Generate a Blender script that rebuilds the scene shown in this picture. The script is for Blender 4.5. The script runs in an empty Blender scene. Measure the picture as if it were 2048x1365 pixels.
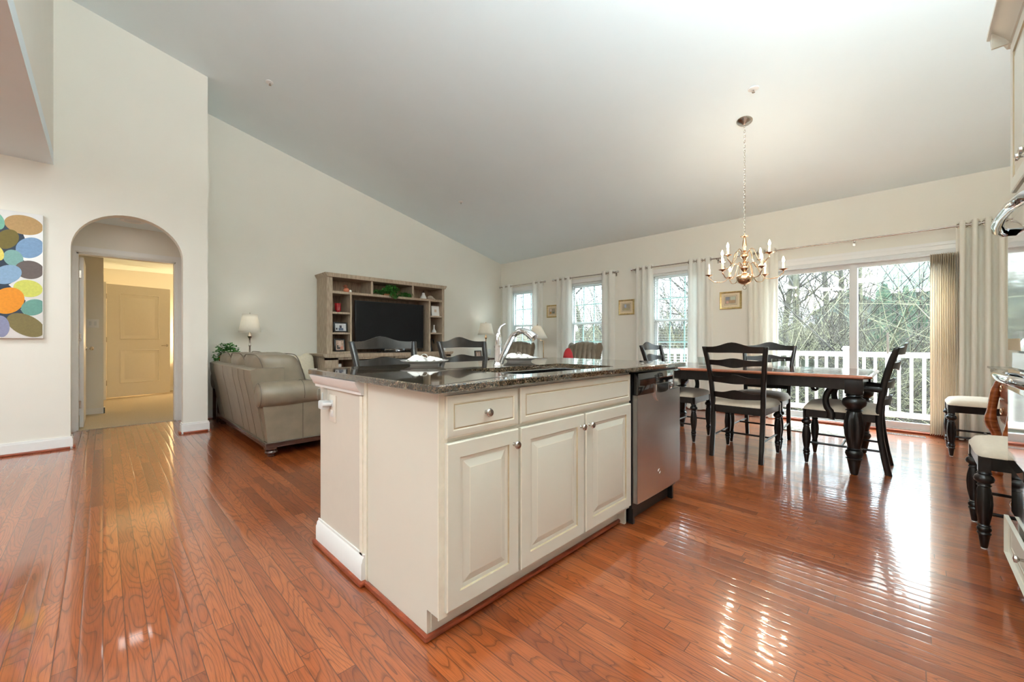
import bpy, bmesh, math, random
from mathutils import Vector, Matrix, noise
PI = math.pi
rnd = random.Random(7)
C = bpy.context.scene.collection
sc = bpy.context.scene

# ------------------------------------------------------------------ camera, world, light, exposure
cd = bpy.data.cameras.new('camera'); cam = bpy.data.objects.new('camera', cd); C.objects.link(cam)
cd.sensor_width = 36.0; cd.lens = 807.5 / 2048 * 36.0; cd.clip_start = 0.02; cd.clip_end = 300
cam.location = (0, 0, 1.05); cam.rotation_euler = (PI / 2, 0, math.radians(44.62 - 90))
sc.camera = cam
sc.view_settings.view_transform = 'Standard'; sc.view_settings.look = 'None'
sc.view_settings.gamma = 1.0; sc.view_settings.use_curve_mapping = False
sc.view_settings.exposure = 0.95
sc.cycles.use_denoising = True
sc.cycles.max_bounces = 8; sc.cycles.diffuse_bounces = 6; sc.cycles.glossy_bounces = 4
sc.cycles.transparent_max_bounces = 12
sc.cycles.sample_clamp_indirect = 6.0

w = bpy.data.worlds.new('sky'); sc.world = w; w.use_nodes = True
wn = w.node_tree; bg = wn.nodes['Background']
tc = wn.nodes.new('ShaderNodeTexCoord'); mp = wn.nodes.new('ShaderNodeMapping'); mp.inputs['Scale'].default_value = (1, 1, 3)
nz = wn.nodes.new('ShaderNodeTexNoise'); nz.inputs['Scale'].default_value = 2.2; nz.inputs['Detail'].default_value = 5
cr = wn.nodes.new('ShaderNodeValToRGB')
cr.color_ramp.elements[0].position = 0.35; cr.color_ramp.elements[0].color = (0.62, 0.78, 1.0, 1)
cr.color_ramp.elements[1].position = 0.6; cr.color_ramp.elements[1].color = (0.93, 0.97, 1.0, 1)
wn.links.new(tc.outputs['Generated'], mp.inputs[0]); wn.links.new(mp.outputs[0], nz.inputs[0])
wn.links.new(nz.outputs['Fac'], cr.inputs[0]); wn.links.new(cr.outputs[0], bg.inputs[0])
bg.inputs[1].default_value = 1.0
sx_ = wn.nodes.new('ShaderNodeSeparateXYZ'); wn.links.new(tc.outputs['Generated'], sx_.inputs[0])
mr = wn.nodes.new('ShaderNodeMapRange'); mr.inputs[1].default_value = 0.1; mr.inputs[2].default_value = 0.9; mr.inputs[3].default_value = 2.2; mr.inputs[4].default_value = 26.0
wn.links.new(sx_.outputs[2], mr.inputs[0]); wn.links.new(mr.outputs[0], bg.inputs[1])

def area(name, loc, rot, sx, sy, power, col=(1, 1, 1)):
    l = bpy.data.lights.new(name, 'AREA'); l.shape = 'RECTANGLE'; l.size = sx; l.size_y = sy; l.energy = power; l.color = col
    o = bpy.data.objects.new(name, l); o.location = loc; o.rotation_euler = rot; C.objects.link(o); return o
def point(name, loc, power, col, r=0.03):
    l = bpy.data.lights.new(name, 'POINT'); l.energy = power; l.color = col; l.shadow_soft_size = r
    o = bpy.data.objects.new(name, l); o.location = loc; C.objects.link(o); return o

# ------------------------------------------------------------------ helpers
BASE = {}
def frame_for(d):
    d = Vector(d).normalized()
    a = Vector((0, 0, 1)) if abs(d.z) < 0.9 else Vector((1, 0, 0))
    u = d.cross(a).normalized(); v = d.cross(u).normalized()
    return u, v
class MB:
    def __init__(s): s.bm = bmesh.new()
    def vf(s, pts, faces, mi=0):
        vs = [s.bm.verts.new(p) for p in pts]; out = []
        for f in faces:
            try:
                fc = s.bm.faces.new([vs[i] for i in f]); fc.material_index = mi; out.append(fc)
            except ValueError: pass
        return vs, out
    def box(s, x0, x1, y0, y1, z0, z1, bev=0, seg=2, mi=0, M=None):
        P = [(x0,y0,z0),(x1,y0,z0),(x1,y1,z0),(x0,y1,z0),(x0,y0,z1),(x1,y0,z1),(x1,y1,z1),(x0,y1,z1)]
        F = [(3,2,1,0),(4,5,6,7),(0,1,5,4),(1,2,6,5),(2,3,7,6),(3,0,4,7)]
        vs, fs = s.vf(P, F, mi)
        if bev > 0:
            es = list({e for f in fs for e in f.edges})
            r = bmesh.ops.bevel(s.bm, geom=es, offset=bev, segments=seg, profile=0.5, affect='EDGES')
            vs = list({v for f in r['faces'] for v in f.verts} | {v for v in vs if v.is_valid})
            for f in r['faces']: f.material_index = mi
            vs = s.connected(vs)
        if M is not None: bmesh.ops.transform(s.bm, matrix=M, verts=vs)
        return s
    def connected(s, vs):
        seen = set(vs); st = list(vs)
        while st:
            v = st.pop()
            for e in v.link_edges:
                o = e.other_vert(v)
                if o not in seen: seen.add(o); st.append(o)
        return list(seen)
    def grid(s, fn, nu, nv, cu=False, cv=False, mi=0):
        vs = [[s.bm.verts.new(fn(i / (nu if cu else nu - 1), j / (nv if cv else nv - 1))) for j in range(nv)] for i in range(nu)]
        for i in range(nu if cu else nu - 1):
            for j in range(nv if cv else nv - 1):
                a, b, c, d = vs[i][j], vs[(i+1) % nu][j], vs[(i+1) % nu][(j+1) % nv], vs[i][(j+1) % nv]
                try: s.bm.faces.new((a, b, c, d)).material_index = mi
                except ValueError: pass
        return vs
    def tube(s, pts, r, seg=10, closed=False, mi=0, flat=None, cap=True):
        pts = [Vector(p) for p in pts]; n = len(pts)
        rs = r if isinstance(r, (list, tuple)) else [r] * n
        rings = []; up = None
        for i, p in enumerate(pts):
            if closed: d = pts[(i+1) % n] - pts[i-1]
            else: d = pts[min(i+1, n-1)] - pts[max(i-1, 0)]
            if d.length < 1e-9: d = Vector((0, 0, 1))
            d.normalize()
            if up is None: u, v = frame_for(d)
            else:
                u = (up - d * up.dot(d))
                if u.length < 1e-6: u, _ = frame_for(d)
                u.normalize(); v = d.cross(u)
            up = u
            fu, fv = flat if flat else (1, 1)
            rings.append([s.bm.verts.new(p + (u * math.cos(2*PI*k/seg) * fu + v * math.sin(2*PI*k/seg) * fv) * rs[i]) for k in range(seg)])
        m = n if closed else n - 1
        for i in range(m):
            for k in range(seg):
                f = s.bm.faces.new((rings[i][k], rings[i][(k+1) % seg], rings[(i+1) % n][(k+1) % seg], rings[(i+1) % n][k])); f.material_index = mi
        if not closed and cap:
            for R in (list(reversed(rings[0])), rings[-1]):
                try: s.bm.faces.new(R).material_index = mi
                except ValueError: pass
        return s
    def cyl(s, p0, p1, r0, r1=None, seg=16, mi=0): return s.tube([p0, p1], [r0, r0 if r1 is None else r1], seg, mi=mi)
    def lathe(s, prof, c=(0, 0, 0), seg=24, mi=0, flute=None, axis='z'):
        cx, cy, cz = c; rings = []
        for r, z in prof:
            ring = []
            for k in range(seg):
                a = 2*PI*k/seg; rr = r
                if flute and flute[2] < z < flute[3]:
                    t = (z - flute[2]) / (flute[3] - flute[2]); rr = r * (1 - flute[1] * (0.5 - 0.5 * math.cos(flute[0] * a)) * min(1, 6 * min(t, 1 - t)))
                if axis == 'z': p = (cx + rr*math.cos(a), cy + rr*math.sin(a), cz + z)
                elif axis == 'x': p = (cx + z, cy + rr*math.cos(a), cz + rr*math.sin(a))
                else: p = (cx + rr*math.sin(a), cy + z, cz + rr*math.cos(a))
                ring.append(s.bm.verts.new(p))
            rings.append(ring)
        for i in range(len(rings) - 1):
            for k in range(seg):
                s.bm.faces.new((rings[i][k], rings[i][(k+1) % seg], rings[i+1][(k+1) % seg], rings[i+1][k])).material_index = mi
        for R in (list(reversed(rings[0])), rings[-1]):
            try: s.bm.faces.new(R).material_index = mi
            except ValueError: pass
        return s
    def prism(s, poly, axis, d0, d1, mi=0, bev=0):
        def m(a, b, d): return {'x': (d, a, b), 'y': (a, d, b), 'z': (a, b, d)}[axis]
        n = len(poly)
        A = [s.bm.verts.new(m(a, b, d0)) for a, b in poly]; B = [s.bm.verts.new(m(a, b, d1)) for a, b in poly]
        fs = [s.bm.faces.new(A), s.bm.faces.new(list(reversed(B)))]
        if n > 4:
            for f in fs: f.normal_update()
            bmesh.ops.triangulate(s.bm, faces=fs, ngon_method='EAR_CLIP')
        for i in range(n): s.bm.faces.new((A[i], B[i], B[(i+1) % n], A[(i+1) % n]))
        for v in A + B:
            for f in v.link_faces: f.material_index = mi
        return s
    def loops(s, f, W, H, seq, mi=0, mis=None):
        """nested rectangles: seq of (inset, depth); f maps (u, v, d) to a point"""
        rings = []
        for ins, d in seq:
            rings.append([s.bm.verts.new(f(a, b, d)) for a, b in ((ins, ins), (W-ins, ins), (W-ins, H-ins), (ins, H-ins))])
        for i in range(len(rings) - 1):
            for k in range(4):
                fc = s.bm.faces.new((rings[i][k], rings[i][(k+1) % 4], rings[i+1][(k+1) % 4], rings[i+1][k]))
                fc.material_index = mis[i] if mis else mi
        s.bm.faces.new(rings[-1]).material_index = mi
        return s
    def rim(s, x0, x1, a, b, z0, z1, side, bot, top):
        return s.box(x0, x1, a, b, z0, z0 + bot).box(x0, x1, a, b, z1 - top, z1).box(x0, x1, a, a + side, z0 + bot, z1 - top).box(x0, x1, b - side, b, z0 + bot, z1 - top)
    def sphere(s, c, r, sx=1, sy=1, sz=1, seg=16, rings=10, mi=0):
        prof = [(max(1e-4, r*math.sin(PI*i/rings)), -r*math.cos(PI*i/rings)) for i in range(rings+1)]
        n0 = len(s.bm.verts); s.bm.verts.ensure_lookup_table()
        before = set(s.bm.verts)
        s.lathe(prof, (0, 0, 0), seg, mi)
        for v in s.bm.verts:
            if v not in before: v.co = Vector((v.co.x*sx + c[0], v.co.y*sy + c[1], v.co.z*sz + c[2]))
        return s
    def build(s, name, mat, parent=None, world=True, smooth=0.7, noflip=False):
        if not noflip: bmesh.ops.recalc_face_normals(s.bm, faces=s.bm.faces)
        if parent is not None and world:
            off = BASE.get(parent, Vector((0, 0, 0)))
            if off.length > 0: bmesh.ops.translate(s.bm, verts=s.bm.verts, vec=-off)
        me = bpy.data.meshes.new(name); s.bm.to_mesh(me); s.bm.free()
        for m in (mat if isinstance(mat, (list, tuple)) else [mat]): me.materials.append(m)
        if smooth:
            me.shade_smooth(); me.set_sharp_from_angle(angle=smooth)
        o = bpy.data.objects.new(name, me); C.objects.link(o)
        if parent is not None:
            o.parent = parent; BASE[o] = BASE.get(parent, Vector((0, 0, 0)))
        return o
def smooth_path(pts, rs, k=5):
    V = [Vector(p) for p in pts]; P, Q = [], []
    for i in range(len(V) - 1):
        a, b, c, d = V[max(i-1, 0)], V[i], V[i+1], V[min(i+2, len(V)-1)]
        for j in range(k):
            q = j / k; P.append(0.5*((2*b) + (c-a)*q + (2*a-5*b+4*c-d)*q*q + (3*b-a-3*c+d)*q**3)); Q.append(rs[i] + (rs[i+1]-rs[i])*(3*q*q - 2*q**3))
    return P + [V[-1]], Q + [rs[-1]]
def thing(name, label, cat, loc=(0, 0, 0), group=None, rot=0):
    o = bpy.data.objects.new(name, None); C.objects.link(o); o.location = loc; o.rotation_euler = (0, 0, rot)
    o.empty_display_size = 0.1
    BASE[o] = Vector(loc) if rot == 0 else Vector((0, 0, 0))
    o['label'] = label; o['category'] = cat
    if group: o['group'] = group
    return o
def tag(o, label, cat, group=None, kind=None):
    o['label'] = label; o['category'] = cat
    if group: o['group'] = group
    if kind: o['kind'] = kind
    return o
def struct(name, mb, m, label=None, smooth=0.5):
    o = mb.build(name, m, smooth=smooth); o['kind'] = 'structure'
    if label: o['label'] = label
    return o
def move_origin(o, loc):
    loc = Vector(loc); o.data.transform(Matrix.Translation(-loc)); o.location = loc; return o
def dup(root, loc=None, rotz=None, label=None):
    def cp(o, par):
        c = o.copy(); C.objects.link(c); c.parent = par
        for ch in list(o.children): cp(ch, c)
        return c
    r = cp(root, None)
    if loc is not None: r.location = loc
    if rotz is not None: r.rotation_euler = (0, 0, rotz)
    if label: r['label'] = label
    return r

# ------------------------------------------------------------------ materials
def srgb(r, g, b):
    f = lambda c: (c/255/12.92) if c/255 <= 0.04045 else ((c/255 + 0.055)/1.055)**2.4
    return (f(r), f(g), f(b), 1)
class NT:
    def __init__(s, m): s.t = m.node_tree; s.n = s.t.nodes; s.L = s.t.links
    def new(s, k, **kw):
        n = s.n.new(k)
        for a, b in kw.items(): setattr(n, a, b)
        return n
    def link(s, a, b): s.L.new(a, b)
    def math(s, op, a, b=None, c=None):
        n = s.new('ShaderNodeMath', operation=op)
        for i, v in enumerate((a, b, c)):
            if v is None: continue
            if isinstance(v, (int, float)): n.inputs[i].default_value = v
            else: s.link(v, n.inputs[i])
        return n.outputs[0]
    def ramp(s, fac, stops):
        n = s.new('ShaderNodeValToRGB'); e = n.color_ramp.elements
        while len(e) < len(stops): e.new(0.5)
        for k, (p, c) in enumerate(stops): e[k].position = p; e[k].color = c
        s.link(fac, n.inputs[0]); return n.outputs[0]
    def mix(s, fac, a, b, mode='MIX'):
        n = s.new('ShaderNodeMix', data_type='RGBA', blend_type=mode)
        for i, v in ((0, fac), (6, a), (7, b)):
            if isinstance(v, (int, float)): n.inputs[i].default_value = v
            elif isinstance(v, tuple): n.inputs[i].default_value = v
            else: s.link(v, n.inputs[i])
        return n.outputs[2]
def mat(name, col, rough=0.5, metal=0.0, vary=0.05, scale=30, bump=0.0, bscale=200, stretch=(1, 1, 1), coat=0.0, spec=None, sheen=0, emit=None, estr=0, trans=0):
    m = bpy.data.materials.new(name); m.use_nodes = True; t = NT(m); b = m.node_tree.nodes['Principled BSDF']
    if len(col) == 3: col = tuple(col) + (1,)
    tcn = t.new('ShaderNodeTexCoord'); mpn = t.new('ShaderNodeMapping'); mpn.inputs['Scale'].default_value = stretch
    t.link(tcn.outputs['Object'], mpn.inputs[0])
    nn = t.new('ShaderNodeTexNoise'); nn.inputs['Scale'].default_value = scale; nn.inputs['Detail'].default_value = 4
    t.link(mpn.outputs[0], nn.inputs[0])
    lo = tuple(c*(1-vary) for c in col[:3]) + (1,); hi = tuple(min(1, c*(1+vary)) for c in col[:3]) + (1,)
    t.link(t.ramp(nn.outputs['Fac'], [(0.3, lo), (0.7, hi)]), b.inputs['Base Color'])
    b.inputs['Roughness'].default_value = rough; b.inputs['Metallic'].default_value = metal
    if coat: b.inputs['Coat Weight'].default_value = coat; b.inputs['Coat Roughness'].default_value = 0.08
    if spec is not None: b.inputs['Specular IOR Level'].default_value = spec
    if sheen: b.inputs['Sheen Weight'].default_value = sheen
    if emit: b.inputs['Emission Color'].default_value = emit; b.inputs['Emission Strength'].default_value = estr
    if bump:
        n2 = t.new('ShaderNodeTexNoise'); n2.inputs['Scale'].default_value = bscale; n2.inputs['Detail'].default_value = 3
        t.link(mpn.outputs[0], n2.inputs[0]); bp = t.new('ShaderNodeBump'); bp.inputs['Strength'].default_value = bump; bp.inputs['Distance'].default_value = 0.002
        t.link(n2.outputs['Fac'], bp.inputs['Height']); t.link(bp.outputs[0], b.inputs['Normal'])
    if trans:
        tr = t.new('ShaderNodeBsdfTranslucent'); tr.inputs[0].default_value = hi
        mx = t.new('ShaderNodeMixShader'); mx.inputs[0].default_value = trans
        t.link(b.outputs[0], mx.inputs[1]); t.link(tr.outputs[0], mx.inputs[2]); t.link(mx.outputs[0], m.node_tree.nodes['Material Output'].inputs[0])
    return m
def wood_floor():
    m = bpy.data.materials.new('oak_strip_floor'); m.use_nodes = True; t = NT(m); b = m.node_tree.nodes['Principled BSDF']
    tcn = t.new('ShaderNodeTexCoord'); sp = t.new('ShaderNodeSeparateXYZ'); t.link(tcn.outputs['Object'], sp.inputs[0])
    X, Y = sp.outputs[0], sp.outputs[1]; W = 0.0575
    sx = t.math('DIVIDE', X, W); strip = t.math('FLOOR', sx); fx = t.math('FRACT', sx)
    wn1 = t.new('ShaderNodeTexWhiteNoise', noise_dimensions='1D'); t.link(strip, wn1.inputs['W'])
    sy = t.math('ADD', t.math('DIVIDE', Y, 0.95), t.math('MULTIPLY', wn1.outputs['Value'], 13.0))
    brd = t.math('FLOOR', sy); fy = t.math('FRACT', sy)
    cid = t.new('ShaderNodeCombineXYZ'); t.link(strip, cid.inputs[0]); t.link(brd, cid.inputs[1])
    wn2 = t.new('ShaderNodeTexWhiteNoise', noise_dimensions='2D'); t.link(cid.outputs[0], wn2.inputs['Vector']); r = wn2.outputs['Value']
    # cathedral grain: contour lines of a stretched noise
    cg = t.new('ShaderNodeCombineXYZ'); t.link(t.math('MULTIPLY', X, 9.0), cg.inputs[0]); t.link(t.math('MULTIPLY', Y, 1.15), cg.inputs[1]); t.link(t.math('MULTIPLY', r, 57.0), cg.inputs[2])
    ng = t.new('ShaderNodeTexNoise'); ng.inputs['Scale'].default_value = 1.0; ng.inputs['Detail'].default_value = 1.5; ng.inputs['Roughness'].default_value = 0.4
    t.link(cg.outputs[0], ng.inputs[0])
    ring = t.math('FRACT', t.math('MULTIPLY', ng.outputs['Fac'], 26.0))
    line = t.ramp(ring, [(0.0, (1, 1, 1, 1)), (0.22, (0.15, 0.15, 0.15, 1)), (0.55, (0, 0, 0, 1)), (0.93, (0.2, 0.2, 0.2, 1))])
    cf = t.new('ShaderNodeCombineXYZ'); t.link(t.math('MULTIPLY', X, 330.0), cf.inputs[0]); t.link(t.math('MULTIPLY', Y, 9.0), cf.inputs[1]); t.link(r, cf.inputs[2])
    nf = t.new('ShaderNodeTexNoise'); nf.inputs['Scale'].default_value = 1.0; nf.inputs['Detail'].default_value = 2; t.link(cf.outputs[0], nf.inputs[0])
    base = t.ramp(r, [(0.0, FL[0]), (0.25, FL[1]), (0.6, FL[2]), (1.0, FL[3])])
    c1 = t.mix(t.math('MULTIPLY', line, 0.72), base, FL[4])
    pores = t.ramp(nf.outputs['Fac'], [(0.36, (1, 1, 1, 1)), (0.5, (0, 0, 0, 1))])
    c2 = t.mix(t.math('MULTIPLY', pores, 0.35), c1, FL[4])
    ex = t.math('MINIMUM', fx, t.math('SUBTRACT', 1.0, fx)); ey = t.math('MULTIPLY', t.math('MINIMUM', fy, t.math('SUBTRACT', 1.0, fy)), 0.95 / W)
    e = t.math('MINIMUM', ex, ey); gap = t.math('LESS_THAN', e, 0.026)
    c3 = t.mix(t.math('MULTIPLY', gap, 0.75), c2, (0.06, 0.015, 0.006, 1))
    t.link(c3, b.inputs['Base Color'])
    b.inputs['Roughness'].default_value = 0.17; b.inputs['Specular IOR Level'].default_value = 0.5
    b.inputs['Coat Weight'].default_value = 1.0; b.inputs['Coat Roughness'].default_value = 0.05; b.inputs['Coat IOR'].default_value = 1.7
    b2 = t.new('ShaderNodeBsdfPrincipled'); t.link(c3, b2.inputs['Base Color']); b2.inputs['Roughness'].default_value = 0.3
    b2.inputs['Coat Weight'].default_value = 0.6; b2.inputs['Coat Roughness'].default_value = 0.285; b2.inputs['Coat IOR'].default_value = 1.5
    mx = t.new('ShaderNodeMixShader'); mx.inputs[0].default_value = 0.30
    t.link(b.outputs[0], mx.inputs[1]); t.link(b2.outputs[0], mx.inputs[2]); t.link(mx.outputs[0], m.node_tree.nodes['Material Output'].inputs[0])
    # crowned strips: height profile across each board plus slow waviness
    prof = t.math('POWER', t.math('ABSOLUTE', t.math('SUBTRACT', t.math('MULTIPLY', fx, 2.0), 1.0)), 4.0)
    tilt = t.math('MULTIPLY', t.math('SUBTRACT', r, 0.5), t.math('MULTIPLY', fx, 0.9))
    wv = t.new('ShaderNodeTexNoise'); wv.inputs['Scale'].default_value = 3.0; t.link(tcn.outputs['Object'], wv.inputs[0])
    h = t.math('ADD', t.math('ADD', t.math('MULTIPLY', prof, -1.0), tilt), t.math('MULTIPLY', wv.outputs['Fac'], 0.8))
    bp = t.new('ShaderNodeBump'); bp.inputs['Strength'].default_value = 0.4; bp.inputs['Distance'].default_value = 0.0008
    t.link(h, bp.inputs['Height']); t.link(bp.outputs[0], b.inputs['Normal']); t.link(bp.outputs[0], b.inputs['Coat Normal'])
    t.link(bp.outputs[0], b2.inputs['Normal']); t.link(bp.outputs[0], b2.inputs['Coat Normal'])
    return m
FL = [(0.21, 0.043, 0.010, 1), (0.29, 0.065, 0.014, 1), (0.34, 0.080, 0.018, 1), (0.39, 0.102, 0.026, 1), (0.075, 0.013, 0.004, 1)]
def granite():
    m = bpy.data.materials.new('brown_granite'); m.use_nodes = True; t = NT(m); b = m.node_tree.nodes['Principled BSDF']
    tcn = t.new('ShaderNodeTexCoord')
    v = t.new('ShaderNodeTexVoronoi'); v.inputs['Scale'].default_value = 260; t.link(tcn.outputs['Object'], v.inputs[0])
    sp = t.new('ShaderNodeSeparateXYZ'); t.link(v.outputs['Color'], sp.inputs[0])
    n = t.new('ShaderNodeTexNoise'); n.inputs['Scale'].default_value = 45; n.inputs['Detail'].default_value = 6; t.link(tcn.outputs['Object'], n.inputs[0])
    k = t.math('ADD', t.math('MULTIPLY', sp.outputs[0], 0.55), t.math('MULTIPLY', n.outputs['Fac'], 0.55))
    t.link(t.ramp(k, [(0.2, (0.006, 0.008, 0.006, 1)), (0.45, (0.025, 0.022, 0.014, 1)), (0.62, (0.09, 0.062, 0.034, 1)), (0.78, (0.13, 0.075, 0.05, 1)), (0.92, (0.36, 0.29, 0.18, 1))]), b.inputs['Base Color'])
    b.inputs['Roughness'].default_value = 0.05; b.inputs['Specular IOR Level'].default_value = 0.7
    b.inputs['Coat Weight'].default_value = 0.5; b.inputs['Coat Roughness'].default_value = 0.02
    return m
def brushed(name, col, rough, vertical=True):
    m = bpy.data.materials.new(name); m.use_nodes = True; t = NT(m); b = m.node_tree.nodes['Principled BSDF']
    tcn = t.new('ShaderNodeTexCoord'); mpn = t.new('ShaderNodeMapping'); mpn.inputs['Scale'].default_value = (900, 900, 4) if vertical else (4, 4, 900)
    t.link(tcn.outputs['Object'], mpn.inputs[0]); n = t.new('ShaderNodeTexNoise'); n.inputs['Scale'].default_value = 1; t.link(mpn.outputs[0], n.inputs[0])
    t.link(t.ramp(n.outputs['Fac'], [(0.3, tuple(c*0.85 for c in col)+(1,)), (0.7, tuple(col)+(1,))]), b.inputs['Base Color'])
    b.inputs['Metallic'].default_value = 1; b.inputs['Roughness'].default_value = rough
    n2 = t.new('ShaderNodeTexNoise'); n2.inputs['Scale'].default_value = 5; t.link(tcn.outputs['Object'], n2.inputs[0])
    bp = t.new('ShaderNodeBump'); bp.inputs['Strength'].default_value = 0.12; bp.inputs['Distance'].default_value = 0.01
    t.link(n2.outputs['Fac'], bp.inputs['Height']); t.link(bp.outputs[0], b.inputs['Normal'])
    return m
def pane(name, tint, refl=1.0):
    m = bpy.data.materials.new(name); m.use_nodes = True; t = NT(m); out = m.node_tree.nodes['Material Output']
    tr = t.new('ShaderNodeBsdfTransparent'); tr.inputs[0].default_value = tint
    gl = t.new('ShaderNodeBsdfGlossy'); gl.inputs['Roughness'].default_value = 0.0; gl.inputs[0].default_value = (refl, refl, refl, 1)
    fr = t.new('ShaderNodeFresnel'); geo = t.new('ShaderNodeNewGeometry')
    t.link(t.math('SUBTRACT', 1.5, t.math('MULTIPLY', geo.outputs['Backfacing'], 1.5 - 1/1.5)), fr.inputs[0])
    mx = t.new('ShaderNodeMixShader'); t.link(fr.outputs[0], mx.inputs[0]); t.link(tr.outputs[0], mx.inputs[1]); t.link(gl.outputs[0], mx.inputs[2]); t.link(mx.outputs[0], out.inputs[0])
    return m
def leather():
    m = mat('taupe_leather', srgb(124, 111, 93), rough=0.38, vary=0.12, scale=9, bump=0.25, bscale=260, spec=0.5); return m
def granny(name, a, b_, sc_, stretch=(1, 1, 1), rough=0.6, bump=0.2):
    m = bpy.data.materials.new(name); m.use_nodes = True; t = NT(m); b = m.node_tree.nodes['Principled BSDF']
    tcn = t.new('ShaderNodeTexCoord'); mpn = t.new('ShaderNodeMapping'); mpn.inputs['Scale'].default_value = stretch
    t.link(tcn.outputs['Object'], mpn.inputs[0]); n = t.new('ShaderNodeTexNoise'); n.inputs['Scale'].default_value = sc_; n.inputs['Detail'].default_value = 5; t.link(mpn.outputs[0], n.inputs[0])
    t.link(t.ramp(n.outputs['Fac'], [(0.35, a), (0.65, b_)]), b.inputs['Base Color']); b.inputs['Roughness'].default_value = rough
    bp = t.new('ShaderNodeBump'); bp.inputs['Strength'].default_value = bump; bp.inputs['Distance'].default_value = 0.003
    t.link(n.outputs['Fac'], bp.inputs['Height']); t.link(bp.outputs[0], b.inputs['Normal'])
    return m

WALL = mat('cream_wall_paint', srgb(238, 235, 225), 0.75, vary=0.012, scale=2, bump=0.04, bscale=300)
CEIL = mat('white_ceiling_paint', srgb(234, 245, 248), 0.85, vary=0.01, scale=2)
TRIM = mat('white_trim_paint', srgb(240, 240, 238), 0.35, vary=0.01)
DOORW = mat('door_white_paint', srgb(232, 226, 214), 0.45, vary=0.01)
FLOOR = wood_floor()
CHERRY = granny('cherry_shoe_wood', srgb(120, 52, 30), srgb(160, 76, 46), 12, (1, 1, 8), 0.3, 0.05)
CARPET = mat('beige_carpet', srgb(196, 182, 158), 0.95, vary=0.18, scale=120, bump=0.8, bscale=300)
CAB = mat('cream_cabinet_paint', srgb(226, 223, 210), 0.38, vary=0.012, scale=3)
GLAZE = mat('cabinet_glaze_line', srgb(190, 172, 140), 0.5)
GLAZEL = mat('cabinet_cream_edge', srgb(243, 238, 222), 0.4)
PANELW = mat('island_end_paint', srgb(216, 209, 196), 0.55, vary=0.01)
GRAN = granite()
STEEL = brushed('brushed_stainless', (0.74, 0.73, 0.72), 0.27)
STEELM = brushed('polished_stainless', (0.78, 0.78, 0.77), 0.07, False)
CHROME = mat('chrome', (0.72, 0.72, 0.73), 0.05, 1.0, vary=0.01)
NICKEL = mat('brushed_nickel', (0.52, 0.47, 0.42), 0.25, 1.0, vary=0.06)
BRASS = mat('brushed_brass', (0.72, 0.50, 0.32), 0.22, 1.0, vary=0.06)
GOLD = mat('gold_leaf_frame', (0.62, 0.47, 0.22), 0.38, 1.0, vary=0.2)
BLACKP = mat('black_plastic', srgb(22, 22, 24), 0.3)
BLACKG = mat('black_gloss', srgb(16, 16, 18), 0.04, coat=1)
BLKWOOD = granny('black_painted_wood', srgb(9, 8, 8), srgb(26, 21, 19), 40, (1, 1, 0.3), 0.28, 0.08)
SEAT = mat('beige_seat_fabric', srgb(222, 208, 188), 0.8, vary=0.04, scale=60, bump=0.3, bscale=500, sheen=0.2)
TTOP = granny('dark_walnut_top', srgb(72, 40, 28), srgb(110, 62, 42), 6, (10, 1, 1), 0.1, 0.02)
TEDGE = mat('red_walnut_edge', srgb(160, 92, 64), 0.2, vary=0.1)
LEATH = leather()
LEATHD = mat('leather_piping', srgb(84, 72, 58), 0.5)
DKWOOD = mat('espresso_wood', srgb(62, 36, 28), 0.25, vary=0.15, stretch=(1, 8, 1))
OAKG = granny('greyed_oak', srgb(154, 136, 116), srgb(184, 166, 144), 12, (5, 5, 0.7), 0.6, 0.15)
OAKB = granny('rustic_oak_back', srgb(124, 100, 80), srgb(160, 134, 110), 9, (5, 5, 0.8), 0.65, 0.2)
SCREEN = mat('tv_screen', srgb(20, 20, 21), 0.5, spec=0.15)
SHEER = mat('white_curtain_fabric', srgb(248, 247, 242), 0.9, vary=0.02, scale=200, stretch=(1, 1, 0.1), trans=0.3)
CURT2 = mat('ivory_curtain_fabric', srgb(243, 240, 230), 0.9, vary=0.02, scale=200, stretch=(1, 1, 0.1), trans=0.15)
SHADE = mat('cream_lamp_shade', srgb(242, 238, 228), 0.8, vary=0.02, trans=0.25)
BLIND = mat('white_blind_slat', srgb(236, 240, 238), 0.5, vary=0.01, trans=0.1)
VANE = mat('tan_vertical_vane', srgb(228, 214, 192), 0.8, vary=0.05, scale=100, stretch=(1, 3, 0.1), trans=0.35)
VINYL = mat('white_vinyl_frame', srgb(222, 224, 224), 0.35, vary=0.01)
GRILLE = mat('teal_grey_muntin', srgb(150, 184, 178), 0.4)
PANE = pane('clear_window_glass', (0.94, 0.98, 0.96, 1))
CGLASS = pane('clear_tumbler_glass', (0.86, 0.89, 0.89, 1))
PORC = mat('white_porcelain', srgb(240, 240, 238), 0.12, vary=0.01, coat=0.5)
LINEN = mat('white_linen', srgb(238, 235, 230), 0.85, vary=0.03)
DECK = granny('orange_deck_boards', srgb(120, 70, 46), srgb(146, 96, 68), 6, (8, 1, 1), 0.5, 0.1)
IVY = mat('ivy_leaf', srgb(58, 120, 44), 0.5, vary=0.5, scale=12)
KNIT = mat('cream_knit_throw', srgb(226, 218, 196), 0.95, vary=0.08, scale=70, bump=1.0, bscale=90)
RED = mat('red_glass', (0.30, 0.005, 0.01), 0.08, coat=1)
REDF = mat('red_fabric', srgb(176, 40, 46), 0.8)
WALNUT = granny('carved_mahogany', srgb(120, 58, 26), srgb(176, 96, 50), 8, (1, 1, 5), 0.18, 0.1)
MARB = mat('dark_green_marble', srgb(66, 74, 60), 0.1, vary=0.4, scale=14, coat=0.4)
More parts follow.
